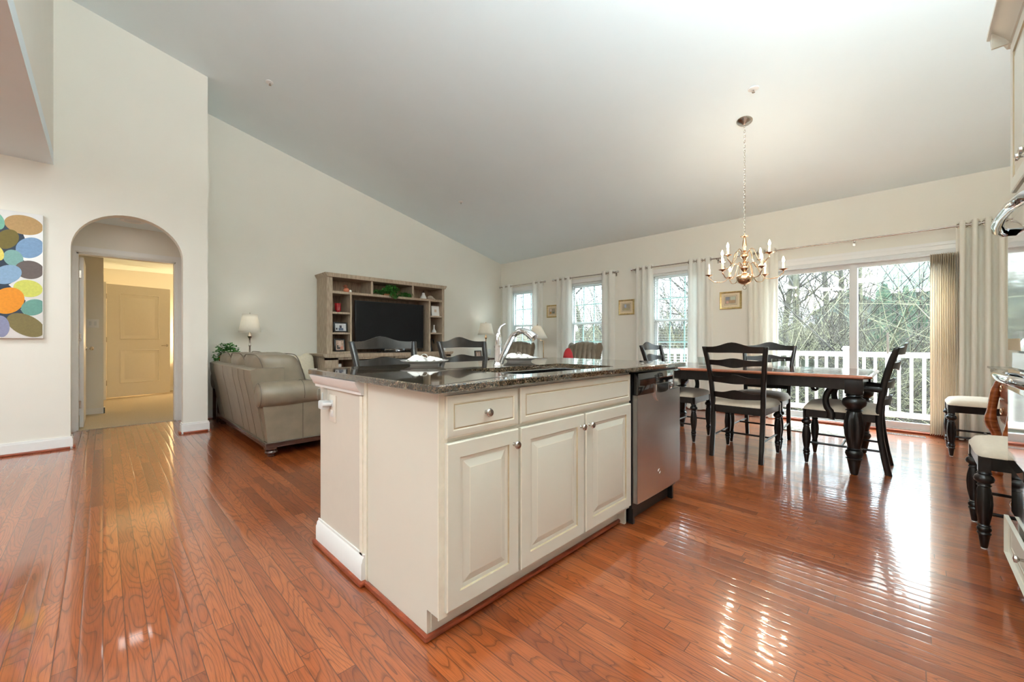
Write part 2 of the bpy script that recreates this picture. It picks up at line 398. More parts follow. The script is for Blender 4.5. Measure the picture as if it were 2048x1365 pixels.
RUGM = granny('grey_patterned_rug', srgb(112, 104, 92), srgb(196, 190, 176), 26, (1, 1, 1), 0.95, 0.8)
BARK = granny('tree_bark', srgb(46, 44, 33), srgb(76, 74, 58), 18, (4, 4, 1), 0.9, 0.5)
TWIG = mat('dark_twig', srgb(38, 34, 28), 0.9, vary=0.3, scale=4)
TWIGL = mat('pale_twig', srgb(96, 94, 72), 0.9, vary=0.3, scale=4)
LAWN = granny('dry_grass_ground', srgb(42, 45, 27), srgb(68, 60, 42), 3, (1, 1, 1), 0.95, 0.5)
EVER = granny('evergreen_foliage', srgb(20, 40, 28), srgb(46, 74, 52), 5, (1, 1, 1), 0.9, 1.0)
BULB = mat('glowing_bulb', (1, 0.8, 0.5), 0.3, emit=(1.0, 0.72, 0.38, 1), estr=28)
CANDLE = mat('ivory_candle_sleeve', srgb(240, 226, 200), 0.5, emit=(1.0, 0.8, 0.55, 1), estr=0.25)
DIFF = mat('fill_diffuser', (1, 1, 1), 0.4, emit=(1.0, 0.96, 0.9, 1), estr=3)  # glowing face of the added fill lights

# ------------------------------------------------------------------ room
SL = 0.236
def zc(x): return 2.82 + SL * (6.45 - x)
XW, YT, YA, YR, XB = 6.45, 6.72, 5.85, -0.94, -4.2
struct('floor', MB().box(XB, XW + 0.15, YR - 0.1, YT + 0.0, -0.12, 0.0).box(-0.34, 0.80, YT, 6.9, -0.12, 0.0), FLOOR)
# window wall with three windows and a sliding door
WINS = [(5.61, 6.39), (4.00, 4.78), (2.30, 3.08)]
WZ0, WZ1 = 0.62, 2.17
DY0, DY1, DZ = -0.42, 1.42, 2.05
mb = MB(); T = 0.15
ys = [YR - 0.1, DY0, DY1, 2.30, 3.08, 4.00, 4.78, 5.61, 6.39, YT + 0.12]
for i in range(len(ys) - 1):
    a, b_ = ys[i], ys[i+1]
    if i == 1: mb.box(XW, XW + T, a, b_, DZ, 3.0)
    elif i in (3, 5, 7): mb.box(XW, XW + T, a, b_, -0.12, WZ0); mb.box(XW, XW + T, a, b_, WZ1, 3.0)
    else: mb.box(XW, XW + T, a, b_, -0.12, 3.0)
struct('wall_east', mb, WALL)
struct('wall_north', MB().prism([(0.862, -0.1), (XW + T, -0.1), (XW + T, 3.0), (0.862, 4.4)], 'y', YT, YT + 0.12), WALL)
# arched wall
arc = [(0.207 + 0.429 * math.cos(PI * k / 24), 1.96 + 0.405 * math.sin(PI * k / 24)) for k in range(25)]
poly = [(XB, -0.1), (XB, 4.95), (0.862, 4.6), (0.862, -0.1), (0.636, -0.1)] + arc + [(-0.222, -0.1)]
struct('wall_arch', MB().prism(poly, 'y', YA, YA + 0.12), WALL)
struct('wall_recess', MB().box(0.78, 0.862, YA + 0.12, 6.9, -0.1, 4.6), WALL)
struct('wall_vestibule_left', MB().box(-0.42, -0.30, YA + 0.12, 6.9, -0.1, 2.6), WALL)
struct('ceiling_vestibule', MB().box(-0.42, 0.86, YA + 0.12, 6.9, 2.46, 2.56), CEIL)
struct('wall_vestibule_back', MB().box(-0.5, -0.22, 6.9, 7.02, -0.1, 2.6).box(0.68, 0.862, 6.9, 7.02, -0.1, 2.6).box(-0.22, 0.68, 6.9, 7.02, 2.09, 2.6), WALL)
# main sloped ceiling and low ceiling over the left side
struct('ceiling', MB().prism([(-0.333, zc(-0.333)), (XW + T, zc(XW + T)), (XW + T, zc(XW + T) + 0.12), (-0.333, zc(-0.333) + 0.12)], 'y', YR - 0.1, YT + 0.12), CEIL)
struct('ceiling_low', MB().box(XB, -0.333, YR - 0.1, YA, 2.74, 2.86), CEIL)
struct('wall_drop', MB().box(-0.453, -0.333, YR - 0.1, YA, 2.86, 4.75), WALL)
struct('wall_south', MB().box(XB, XW + T, YR - 0.12, YR, -0.1, 5.0), WALL)
struct('wall_west', MB().box(XB - 0.12, XB, YR - 0.1, YA + 0.1, -0.1, 2.9), WALL)

# bedroom behind the vestibule door
struct('floor_carpet', MB().box(-1.6, 2.6, 6.9, 11.2, -0.1, 0.008), CARPET)
struct('wall_bedroom_back', MB().box(-1.6, 2.6, 11.1, 11.2, 0, 2.6), WALL)
struct('wall_bedroom_return', MB().box(-1.6, 0.007, 8.29, 8.40, 0, 2.5), WALL)
struct('wall_bedroom_left', MB().box(-0.12, 0.007, 8.40, 11.1, 0, 2.5), WALL)
struct('wall_bedroom_right', MB().box(2.5, 2.6, 7.02, 11.1, 0, 2.6), WALL)
struct('wall_bedroom_front', MB().box(0.862, 2.6, 6.92, 7.02, 0, 2.6), WALL)
struct('wall_bedroom_side', MB().box(-1.7, -1.6, 6.9, 8.4, 0, 2.6).box(-1.6, -0.5, 6.9, 7.02, 0, 2.6), WALL)
struct('ceiling_bedroom', MB().box(-1.7, 2.6, 6.9, 11.2, 2.46, 2.56), CEIL)
struct('baseboard_bedroom', MB().box(-0.9, 0.020, 8.275, 8.29, 0, 0.09).box(0.007, 0.022, 8.275, 8.40, 0, 0.09).box(0.007, 2.5, 11.085, 11.1, 0, 0.09), TRIM)

# baseboards: white profile with cherry shoe below
def baseb(name, segs):
    mw, mc = MB(), MB()
    for (x0, y0, x1, y1, nx, ny) in segs:      # runs along x or y; n points into the room
        for (t, z0, z1, m_, bv) in ((0.016, 0.0, 0.10, mw, 0), (0.010, 0.10, 0.118, mw, 0), (0.034, 0.0, 0.022, mc, 0.006)):
            xa, xb = sorted((x0, x1)); ya, yb = sorted((y0, y1))
            if nx: xa, xb = sorted((x0, x0 + nx * t))
            if ny: ya, yb = sorted((y0, y0 + ny * t))
            if nx == 0: pass
            m_.box(xa, xb, ya, yb, z0, z1, bev=bv)
    o = struct(name, mw, TRIM); mc.build('shoe_moulding', CHERRY, o)
baseb('baseboard_arch', [(XB, YA, -0.222, YA, 0, -1), (0.636, YA, 0.862, YA, 0, -1), (0.862, YA - 0.016, 0.862, YT, 1, 0), (0.636, YA - 0.016, 0.636, YA + 0.12, -1, 0), (-0.222, YA - 0.016, -0.222, YA + 0.12, 1, 0)])
baseb('baseboard_north', [(0.862, YT, XW, YT, 0, -1)])
baseb('baseboard_east', [(XW, YR, XW, DY0 - 0.08, -1, 0), (XW, DY1 + 0.08, XW, YT, -1, 0)])
baseb('baseboard_vestibule', [(-0.30, 5.97, -0.30, 6.9, 1, 0), (0.78, 5.97, 0.78, 6.9, -1, 0)])

# vestibule door casing, door slabs
def casing_y(name, x0, x1, z1, y, w=0.07, ny=-1):
    mb = MB()
    for t, a, b_ in ((0.018, 0, w), (0.026, 0.012, 0.03)):
        ya, yb = sorted((y, y + ny * t))
        mb.box(x0 - b_, x0 - a, ya, yb, 0, z1 + a); mb.box(x1 + a, x1 + b_, ya, yb, 0, z1 + a); mb.box(x0 - b_, x1 + b_, ya, yb, z1 + a, z1 + b_)
    return struct(name, mb, TRIM)
casing_y('trim_1', -0.215, 0.675, 2.085, 6.9)
struct('trim_2', MB().box(-0.22, -0.20, 6.9, 7.02, 0, 2.09).box(0.66, 0.68, 6.9, 7.02, 0, 2.09).box(-0.22, 0.68, 6.9, 7.02, 2.07, 2.09), TRIM)
d = struct('door_1', MB().box(-0.197, -0.160, 7.03, 7.83, 0.02, 2.05, bev=0.002), TRIM)
MB().lathe([(0.024, 0), (0.024, 0.008), (0.008, 0.012), (0.008, 0.035), (0.022, 0.042), (0.027, 0.058), (0.018, 0.072), (0.002, 0.075)], (-0.160, 7.76, 0.95), 14, axis='x').build('door_handle', NICKEL, d)
for z in (0.25, 1.05, 1.80): MB().box(-0.199, -0.180, 7.02, 7.032, z, z + 0.09).cyl((-0.203, 7.022, z), (-0.203, 7.022, z + 0.09), 0.007).build('hinge', NICKEL, d)
def bed_door():
    a = Vector((0.05, 10.25, 0)); dirv = Vector((0.92, 0.27, 0)).normalized(); n = Vector((dirv.y, -dirv.x, 0)); W, H = 0.93, 2.05
    f = lambda u, v, d_: tuple(a + dirv * u + n * d_ + Vector((0, 0, 0.03 + v)))
    mb = MB()
    P = [f(0, 0, -0.035), f(W, 0, -0.035), f(W, H, -0.035), f(0, H, -0.035), f(0, 0, 0), f(W, 0, 0), f(W, H, 0), f(0, H, 0)]
    mb.vf(P, [(0, 1, 2, 3), (4, 5, 6, 7), (0, 1, 5, 4), (1, 2, 6, 5), (2, 3, 7, 6), (3, 0, 4, 7)])
    for u0, u1, v0, v1 in ((0.17, 0.76, 0.24, 0.86), (0.17, 0.76, 1.05, 1.90)):
        g = lambda u, v, d_, u0=u0, v0=v0: f(u0 + u, v0 + v, d_)
        mb.loops(g, u1 - u0, v1 - v0, [(0, 0.0005), (0.014, 0.010), (0.032, -0.012), (0.05, -0.012), (0.08, 0.004)])
    d = struct('door_2', mb, DOORW)
    k = Vector(f(W - 0.06, 0.93, 0.0))
    MB().tube([k, k + n * 0.05, k + n * 0.055 - dirv * 0.10], [0.009, 0.009, 0.007], 8).lathe([(0.028, 0), (0.028, 0.008)], tuple(k), 12, axis='y').build('door_handle', NICKEL, d)
    for z in (0.22, 1.0, 1.78):
        p = Vector(f(-0.008, z, 0.004)); MB().cyl(p, p + Vector((0, 0, 0.09)), 0.008).build('hinge', NICKEL, d)
bed_door()
struct('trim_3', MB().box(0.006, 0.04, 10.14, 10.22, 0, 2.1), TRIM)

# round ceiling disc in the vestibule, light switch
t = thing('ceiling_disc', 'round white disc on the ceiling inside the arched doorway', 'ceiling light', (0.246, 6.5, 2.46))
MB().lathe([(0.075, -0.002), (0.10, -0.010), (0.11, -0.006), (0.11, 0.0), (0.075, 0.0)], (0.246, 6.5, 2.46), 28).build('trim_ring', TRIM, t)
MB().lathe([(0.001, -0.003), (0.074, -0.003), (0.074, 0.0), (0.001, 0.0)], (0.246, 6.5, 2.46), 24).build('lens', VINYL, t)
area('vestibule_fill_lamp', (0.246, 6.5, 2.452), (0, 0, 0), 0.22, 0.22, 0.35, (1, 0.97, 0.93))  # lamp added below the disc to brighten the vestibule
t = thing('light_switch', 'white light switch plate on the wall beyond the open white door', 'light switch', (-0.10, 8.285, 1.3))
MB().box(-0.16, -0.04, 8.282, 8.29, 1.24, 1.36, bev=0.003).build('plate', TRIM, t)
for x in (-0.125, -0.075): MB().box(x - 0.012, x + 0.012, 8.274, 8.283, 1.27, 1.33, bev=0.002).build('rocker', VINYL, t)

# ------------------------------------------------------------------ windows
def window(i, y0, y1):
    mb = MB()
    x0, x1 = XW + 0.055, XW + 0.125
    mb.rim(x0, x1, y0, y1, WZ0, WZ1, 0.035, 0.04, 0.04)
    o = struct('window_%d' % i, mb, VINYL)
    zm = 1.39
    for nm, z0, z1, xs in (('lower_sash', WZ0 + 0.04, zm + 0.02, XW + 0.065), ('upper_sash', zm - 0.02, WZ1 - 0.04, XW + 0.095)):
        s = MB(); a, b_ = y0 + 0.035, y1 - 0.035
        s.rim(xs, xs + 0.03, a, b_, z0, z1, 0.035, 0.045, 0.04)
        so = s.build(nm, VINYL, o)
        g = MB()
        for k in (1, 2): yy = a + (b_ - a) * k / 3; g.box(xs + 0.008, xs + 0.022, yy - 0.009, yy + 0.009, z0 + 0.04, z1 - 0.04)
        g.box(xs + 0.009, xs + 0.021, a, b_, (z0 + z1) / 2 - 0.009, (z0 + z1) / 2 + 0.009)
        g.build('grille', GRILLE, so)
        MB().box(xs + 0.013, xs + 0.016, a + 0.02, b_ - 0.02, z0 + 0.02, z1 - 0.02).build('pane', PANE, so)
    # casing + sill
    c = MB(); w = 0.065
    for a, b_, z0, z1 in ((y0 - w, y0, WZ0 - w, WZ1 + w), (y1, y1 + w, WZ0 - w, WZ1 + w), (y0, y1, WZ1, WZ1 + w), (y0, y1, WZ0 - w, WZ0)): c.box(XW - 0.018, XW, a, b_, z0, z1)
    c.box(XW - 0.045, XW + 0.06, y0 - w, y1 + w, WZ0 - 0.02, WZ0 + 0.004, bev=0.004)
    c.build('window_frame', TRIM, o)
    # jamb liner
    j = MB(); j.box(XW, XW + 0.06, y0, y0 + 0.008, WZ0, WZ1).box(XW, XW + 0.06, y1 - 0.008, y1, WZ0, WZ1).box(XW, XW + 0.06, y0, y1, WZ1 - 0.008, WZ1)
    j.build('jamb', TRIM, o)
    # venetian blind
    pos = ['in the window nearest the TV corner', 'in the middle window behind the tufted armchair', 'in the window beside the dining table']
    t = thing('window_blind', 'white slatted blind ' + pos[i - 1], 'blind', (XW + 0.03, (y0 + y1) / 2, WZ1), 'slatted blinds in the three windows')
    MB().box(XW + 0.008, XW + 0.052, y0 + 0.015, y1 - 0.015, WZ1 - 0.05, WZ1 - 0.01, bev=0.003).build('headrail', BLIND, t)
    s = MB(); z = WZ1 - 0.08; tl = 0.05 if i == 1 else 0.02
    while z > WZ0 + 0.05:
        s.vf([(XW + 0.005, y0 + 0.018, z - tl*0.025), (XW + 0.053, y0 + 0.018, z + tl*0.025), (XW + 0.053, y1 - 0.018, z + tl*0.025), (XW + 0.005, y1 - 0.018, z - tl*0.025),
              (XW + 0.005, y0 + 0.018, z - tl*0.025 + 0.003), (XW + 0.053, y0 + 0.018, z + tl*0.025 + 0.003), (XW + 0.053, y1 - 0.018, z + tl*0.025 + 0.003), (XW + 0.005, y1 - 0.018, z - tl*0.025 + 0.003)],
             [(3,2,1,0),(4,5,6,7),(0,1,5,4),(1,2,6,5),(2,3,7,6),(3,0,4,7)])
        z -= 0.0445
    s.build('slats', BLIND, t)
    MB().box(XW + 0.006, XW + 0.052, y0 + 0.018, y1 - 0.018, WZ0 + 0.012, WZ0 + 0.028).build('bottom_rail', BLIND, t)
    cd_ = MB()
    for yy in (y0 + 0.12, y1 - 0.12): cd_.cyl((XW + 0.029, yy, WZ0 + 0.02), (XW + 0.029, yy, WZ1 - 0.03), 0.0012, seg=5)
    cd_.build('cord', BLIND, t)
for i, (a, b_) in enumerate(WINS): window(i + 1, a, b_)

# sliding door
mb = MB()
mb.box(XW + 0.03, XW + 0.14, DY0, DY0 + 0.04, 0.036, DZ - 0.04).box(XW + 0.03, XW + 0.14, DY1 - 0.04, DY1, 0.036, DZ - 0.04).box(XW + 0.03, XW + 0.14, DY0, DY1, DZ - 0.04, DZ).box(XW + 0.032, XW + 0.15, DY0, DY1, -0.02, 0.035)
sd = struct('door_3', mb, VINYL)
for nm, a, b_, xs in (('fixed_panel', 0.46, 1.38, XW + 0.10), ('sliding_panel', -0.38, 0.54, XW + 0.055)):
    s = MB(); s.rim(xs, xs + 0.035, a, b_, 0.037, DZ - 0.042, 0.075, 0.073, 0.058)
    so = s.build(nm, VINYL, sd)
    MB().box(xs + 0.016, xs + 0.019, a + 0.07, b_ - 0.07, 0.10, DZ - 0.09).build('pane', PANE, so)
c = MB(); wd = 0.085
for t_, a, b_ in ((0.018, 0, wd), (0.026, 0.05, wd)):
    c.box(XW - t_, XW, DY0 - b_, DY0 - a, 0, DZ + a).box(XW - t_, XW, DY1 + a, DY1 + b_, 0, DZ + a).box(XW - t_, XW, DY0 - b_, DY1 + b_, DZ + a, DZ + b_)
c.build('door_casing', TRIM, sd)
MB().box(XW - 0.03, XW + 0.03, DY0, DY1, 0, 0.028, bev=0.006).build('threshold', CHERRY, sd)
MB().box(XW + 0.03, XW + 0.05, 0.18, 0.20, 0.9, 1.15).build('door_handle', VINYL, sd)
# vertical blinds stacked at the right
t = thing('vertical_blind', 'tan vertical blind vanes stacked at the right of the sliding door', 'blind', (XW - 0.05, -0.25, DZ))
MB().box(XW - 0.02, XW + 0.03, DY0 + 0.0, DY1 - 0.0, DZ - 0.05, DZ - 0.002).build('headrail', VINYL, t)
s = MB()
for k in range(15):
    y = -0.155 - k * 0.0165; dx = 0.004 * math.sin(k * 2.1)
    s.grid(lambda u, v, y=y, dx=dx: (XW - 0.098 + 0.088 * u + dx, y + 0.010 * math.sin(PI * u) - 0.02 * u, 0.02 + v * (DZ - 0.07)), 5, 2)
vo = s.build('vanes', VANE, t)
vo.modifiers.new('Solid', 'SOLIDIFY').thickness = 0.0012

# curtains and rods
def rod(name, y0, y1, lab, brackets, z=2.27, finial=(True, True)):
    t = thing(name, lab, 'curtain rod', (6.37, (y0 + y1) / 2, z), 'curtain rods on the window wall')
    MB().cyl((6.37, y0, z), (6.37, y1, z), 0.0095).build('pole', NICKEL, t)
    for y, s in ((y0, -1), (y1, 1)):
        mb = MB().lathe([(0.010, 0), (0.014, s*0.004), (0.010, s*0.010), (0.021, s*0.022), (0.024, s*0.034), (0.016, s*0.048), (0.002, s*0.052)], (6.37, y, z), 14, axis='y')
        mb.build('finial', CHROME, t)
    for y in brackets: MB().cyl((XW, y, z - 0.02), (6.375, y, z - 0.012), 0.005).box(XW - 0.005, XW, y - 0.012, y + 0.012, z - 0.06, z + 0.02).tube([(6.385, y, z - 0.016), (6.37, y, z - 0.02), (6.355, y, z - 0.01), (6.352, y, z + 0.004)], 0.004, 6).build('bracket', NICKEL, t)
    return t
def curtain(y0, y1, lab, nf, m=None, z=2.27, amp=0.038, grp='curtain panels on the window wall', ztop=0.045, flare=0.0):
    t = thing('curtain', lab, 'curtain', (6.37, (y0 + y1) / 2, 0.0), grp)
    n = nf * 14 + 1
    ph = rnd.random()
    def f(u, v):
        uu = u * nf * PI * 2
        z_ = 0.012 + v * (z + ztop - 0.012)
        k = 1 + 0.15 * math.sin(3.1 * u * nf + 2.5 * v + ph * 6) * (1 - v)
        x = 6.37 + amp * k * math.cos(uu) * (0.92 + 0.12 * (1 - v))
        y = y0 + (y1 - y0) * u + 0.012 * math.sin(2 * uu) * 0.6 + (1 - v) * 0.012 * math.sin(5 * u + ph * 9) + flare * (1 - v) * (u - 0.5)
        return (x, y, z_)
    mb = MB(); mb.grid(f, n, 24); o = mb.build('fabric', m or SHEER, t, smooth=1.4)
    for k in range(2 * nf):
        yy = y0 + (y1 - y0) * (k + 0.5) / (2 * nf)
        g = MB(); g.tube([(6.37 + 0.0 + 0.022 * math.cos(a) * 0.35, yy + 0.022 * math.cos(a) * (1 if k % 2 else -1) * 0.9, z + 0.022 * math.sin(a)) for a in [2*PI*i/14 for i in range(14)]], 0.0045, 6, closed=True)
        g.build('grommet', NICKEL, t)
    return t
rod('curtain_rod', 5.37, 6.64, 'short curtain rod above the window nearest the TV corner', (5.46, 6.6))
rod('curtain_rod', 3.70, 5.09, 'short curtain rod above the middle window', (3.74, 5.07))
rod('curtain_rod', 1.99, 3.37, 'short curtain rod above the window beside the dining table', (2.04, 3.355))
rod('curtain_rod', -0.76, 1.72, 'long curtain rod above the sliding glass door', (0.49, 1.69, -0.735))
curtain(6.30, 6.62, 'white grommet curtain in the room corner, left of the first window', 2)
curtain(5.42, 5.72, 'white grommet curtain right of the first window, behind the swing arm floor lamp', 2)
curtain(4.68, 5.06, 'white grommet curtain left of the middle window, over the small framed picture edge', 3)
curtain(3.74, 4.02, 'white grommet curtain right of the middle window, beside the tufted armchair', 2)
curtain(3.03, 3.34, 'white grommet curtain left of the window beside the dining table', 3)
curtain(2.10, 2.47, 'white grommet curtain right of the window beside the dining table', 3)
curtain(1.27, 1.66, 'white grommet curtain left of the sliding door, behind the dining table', 3, CURT2)
curtain(-0.70, -0.345, 'ivory grommet curtain right of the sliding door beside the tan vertical blind', 4, CURT2, amp=0.045)

# framed pictures
def picture(y0, y1, z0, z1, lab, patches):
    yc, zc_ = (y0 + y1) / 2, (z0 + z1) / 2
    t = thing('framed_picture', lab, 'picture', (XW - 0.01, yc, zc_), 'small gold framed pictures between the windows')
    W, H = y1 - y0, z1 - z0
    f = lambda u, v, d_: (XW - d_, y1 - u, z0 + v)
    mb = MB().loops(f, W, H, [(0, 0.0), (0, 0.016), (0.006, 0.022), (0.02, 0.018), (0.026, 0.012)])
    mb.build('frame', GOLD, t)
    f2 = lambda u, v, d_: (XW - 0.0125 - d_, y1 - 0.026 - u, z0 + 0.026 + v); W2, H2 = W - 0.052, H - 0.052
    MATB = bpy.data.materials.get('ivory_mat_board') or mat('ivory_mat_board', srgb(226, 208, 178), 0.8)
    MATL = bpy.data.materials.get('grey_mat_line') or mat('grey_mat_line', srgb(110, 106, 92), 0.8)
    PAP = bpy.data.materials.get('print_paper') or mat('print_paper', srgb(168, 156, 136), 0.8, vary=0.15, scale=20)
    m_ = MB().loops(f2, W2, H2, [(0, 0), (0.034, 0), (0.034, 0.0005), (0.038, 0.0005), (0.048, 0.0005)], mis=[0, 0, 1, 0])
    m_.build('mat_board', [MATB, MATL], t)
    p = MB().loops(lambda u, v, d_: f2(u + 0.048, v + 0.048, 0.001 + d_), W2 - 0.096, H2 - 0.096, [(0, 0), (0.002, 0)])
    mats = [PAP]
    for (u0, v0, u1, v1, col) in patches:
        mats.append(mat('print_patch', srgb(*col), 0.8)); k = len(mats) - 1
        a, b_ = (W2 - 0.096), (H2 - 0.096)
        p.loops(lambda u, v, d_: f2(0.048 + u0*a + u, 0.048 + v0*b_ + v, 0.0016 + d_), (u1-u0)*a, (v1-v0)*b_, [(0, 0), (0.001, 0)], mi=k)
    p.build('print', mats, t)
picture(5.05, 5.345, 1.53, 1.785, 'gold framed print with an orange patch, partly behind the middle window curtain', [(0.05, 0.05, 0.35, 0.35, (200, 140, 60)), (0.1, 0.45, 0.4, 0.95, (226, 206, 194)), (0.5, 0.1, 0.9, 0.4, (120, 126, 112))])
picture(3.395, 3.69, 1.51, 1.775, 'gold framed print with a pale blue rectangle, between the middle and third windows', [(0.28, 0.42, 0.52, 0.92, (176, 190, 212)), (0.1, 0.05, 0.9, 0.3, (176, 164, 130))])
picture(1.724, 2.017, 1.518, 1.775, 'gold framed print with grey and pink shapes, under the chandelier', [(0.05, 0.55, 0.42, 0.95, (138, 144, 156)), (0.5, 0.52, 0.95, 0.95, (196, 200, 182)), (0.36, 0.12, 0.93, 0.48, (178, 148, 116)), (0.1, 0.08, 0.32, 0.4, (220, 176, 160))])

# floor register, rug
t = thing('floor_register', 'dark metal floor vent grille in front of the sliding door', 'vent', (6.28, 0.05, 0))
MB().box(6.22, 6.34, -0.12, 0.20, 0.0, 0.004).build('plate', NICKEL, t)
s = MB(); y = -0.11
while y < 0.19: s.box(6.235, 6.325, y, y + 0.006, 0.004, 0.006); y += 0.013
s.build('louvers', BLACKP, t)
r = MB().box(5.65, 6.31, 0.47, 1.13, 0.001, 0.011, bev=0.003).build('door_mat', RUGM)
move_origin(tag(r, 'grey patterned mat on the floor in front of the sliding door', 'mat'), (5.98, 0.8, 0))

# ------------------------------------------------------------------ kitchen island
t = thing('kitchen_island', 'cream kitchen island cabinet with raised panel doors and a drywall end', 'kitchen island', (1.78, 1.65, 0))
IX0, IX1, IY0, IY1 = 0.80, 2.765, 1.135, 2.18
body = MB()
body.box(IX0 + 0.002, 2.095, IY0 + 0.018, 1.70, 0.105, 0.66).box(IX0 + 0.002, 2.095, IY0, IY0 + 0.018, 0.105, 0.876)            # carcass
body.prism([(1.21, 0.0), (1.70, 0.0), (1.70, 0.876), (IY0, 0.876), (IY0, 0.105), (1.21, 0.105)], 'x', IX0, IX0 + 0.016)
body.prism([(1.21, 0.0), (1.70, 0.0), (1.70, 0.876), (IY0, 0.876), (IY0, 0.105), (1.21, 0.105)], 'x', 2.715, IX1)
body.box(IX0 + 0.016, 2.095, 1.205, 1.70, 0.0, 0.105)
body.box(2.095, 2.115, IY0 + 0.03, 1.70, 0.0, 0.876)
body.box(IX0 - 0.006, IX0 + 0.03, IY0 - 0.004, IY0, 0.105, 0.872, mi=1)
body.build('cabinet_body', [CAB, GLAZEL], t)
MB().box(IX0 - 0.006, IX1, 1.70, IY1, 0.0, 0.876).build('end_wall', PANELW, t)
MB().box(IX0 - 0.012, IX0, 1.690, 1.715, 0.115, 0.81).box(IX0 - 0.006, IX0 + 0.001, 1.66, 1.69, 0.0, 0.876).build('corner_bead', GLAZEL, t)
# crown and baseboard on the drywall end
cb = MB().prism([(0.794, 0.815), (0.782, 0.815), (0.780, 0.828), (0.772, 0.833), (0.766, 0.848), (0.757, 0.862), (0.752, 0.876), (0.794, 0.876)], 'y', 1.685, 2.22)
cb.build('crown_moulding', TRIM, t)
bb = MB().prism([(0.794, 0.022), (0.776, 0.022), (0.776, 0.092), (0.780, 0.098), (0.782, 0.112), (0.788, 0.118), (0.788, 0.128), (0.794, 0.128)], 'y', 1.672, 2.195)
bb.build('baseboard', TRIM, t)
sm = MB()
sm.box(0.762, 0.80, 1.655, 2.215, 0, 0.022, bev=0.008).box(0.782, 0.802, 1.192, 1.66, 0, 0.022, bev=0.008).box(0.782, 2.10, 1.190, 1.210, 0, 0.022, bev=0.008)
sm.box(2.70, IX1 + 0.016, 1.190, 1.210, 0, 0.022, bev=0.008).box(IX1, IX1 + 0.018, 1.195, 2.2, 0, 0.022, bev=0.008)
sm.build('shoe_moulding', CHERRY, t)
YF = 1.115
def cab_door(par, x0, x1, z0, z1, name, raised=True, y=YF, th=0.019):
    W, H = x1 - x0, z1 - z0
    f = lambda u, v, d_: (x0 + u, y - d_, z0 + v)
    if raised: seq = [(0, -th), (0, -0.004), (0.004, 0), (0.055, 0), (0.058, -0.006), (0.066, -0.0065), (0.072, -0.008), (0.098, 0.0), (0.100, 0.0005)]; mis = [0, 1, 0, 2, 0, 0, 0, 1]
    else: seq = [(0, -th), (0, -0.006), (0.004, -0.004), (0.010, -0.002), (0.026, 0.0), (0.030, -0.0035), (0.034, -0.003), (0.036, 0.0)]; mis = [0, 1, 0, 0, 1, 2, 0]
    return MB().loops(f, W, H, seq, mis=mis).build(name, [CAB, GLAZEL, GLAZE], par, smooth=0.3)
def knob(par, x, z, y=YF):
    k = MB().lathe([(0.008, 0), (0.006, -0.004), (0.0055, -0.012), (0.014, -0.018), (0.016, -0.022), (0.013, -0.027), (0.001, -0.029)], (x, y, z), 18, axis='y')
    return k.build('knob', NICKEL, par)
dr = cab_door(t, 0.818, 1.170, 0.715, 0.862, 'drawer', False); knob(dr, 0.994, 0.788)
cab_door(t, 1.183, 2.083, 0.715, 0.862, 'false_drawer_front', False)
for (a, b_, kx) in ((0.818, 1.170, 1.142), (1.183, 1.626, 1.598), (1.640, 2.083, 1.668)):
    dd = cab_door(t, a, b_, 0.125, 0.700, 'door'); knob(dd, kx, 0.642)
# granite top with sink cut-out
SX0, SX1, SY0, SY1 = 1.27, 2.07, 1.20, 1.61
sl = MB(); X0, X1, Y0, Y1 = 0.752, 2.795, 1.088, 2.245; Z0, Z1 = 0.878, 0.905
def rr(x0, x1, y0, y1, r, n=5):
    P = []
    for cx, cy, a0 in ((x1 - r, y1 - r, 0), (x0 + r, y1 - r, PI/2), (x0 + r, y0 + r, PI), (x1 - r, y0 + r, 3*PI/2)):
        for k in range(n + 1): a = a0 + PI/2 * k / n; P.append((cx + r*math.cos(a), cy + r*math.sin(a)))
    return P
A = rr(X0, X1, Y0, Y1, 0.012); Bq = rr(SX0, SX1, SY0, SY1, 0.05)
n = len(A)
def ring_at(P, z, ins=0):
    cx, cy = (X0 + X1) / 2, (Y0 + Y1) / 2
    return [sl.bm.verts.new((x + (ins if x < cx else -ins), y + (ins if y < cy else -ins), z)) for x, y in P]
o0, o1, o2, o3 = ring_at(A, Z0 , 0.003), ring_at(A, Z0 + 0.003), ring_at(A, Z1 - 0.004), ring_at(A, Z1, 0.004)
i0 = [sl.bm.verts.new((x, y, Z0)) for x, y in Bq]; i1 = [sl.bm.verts.new((x, y, Z1)) for x, y in Bq]
for R1, R2 in ((o0, o1), (o1, o2), (o2, o3), (o3, i1), (i1, i0), (i0, o0)):
    for k in range(n): sl.bm.faces.new((R1[k], R1[(k+1) % n], R2[(k+1) % n], R2[k]))
o = sl.build('countertop', GRAN); move_origin(tag(o, 'polished dark brown granite countertop on the kitchen island', 'countertop'), (1.77, 1.65, 0.878))
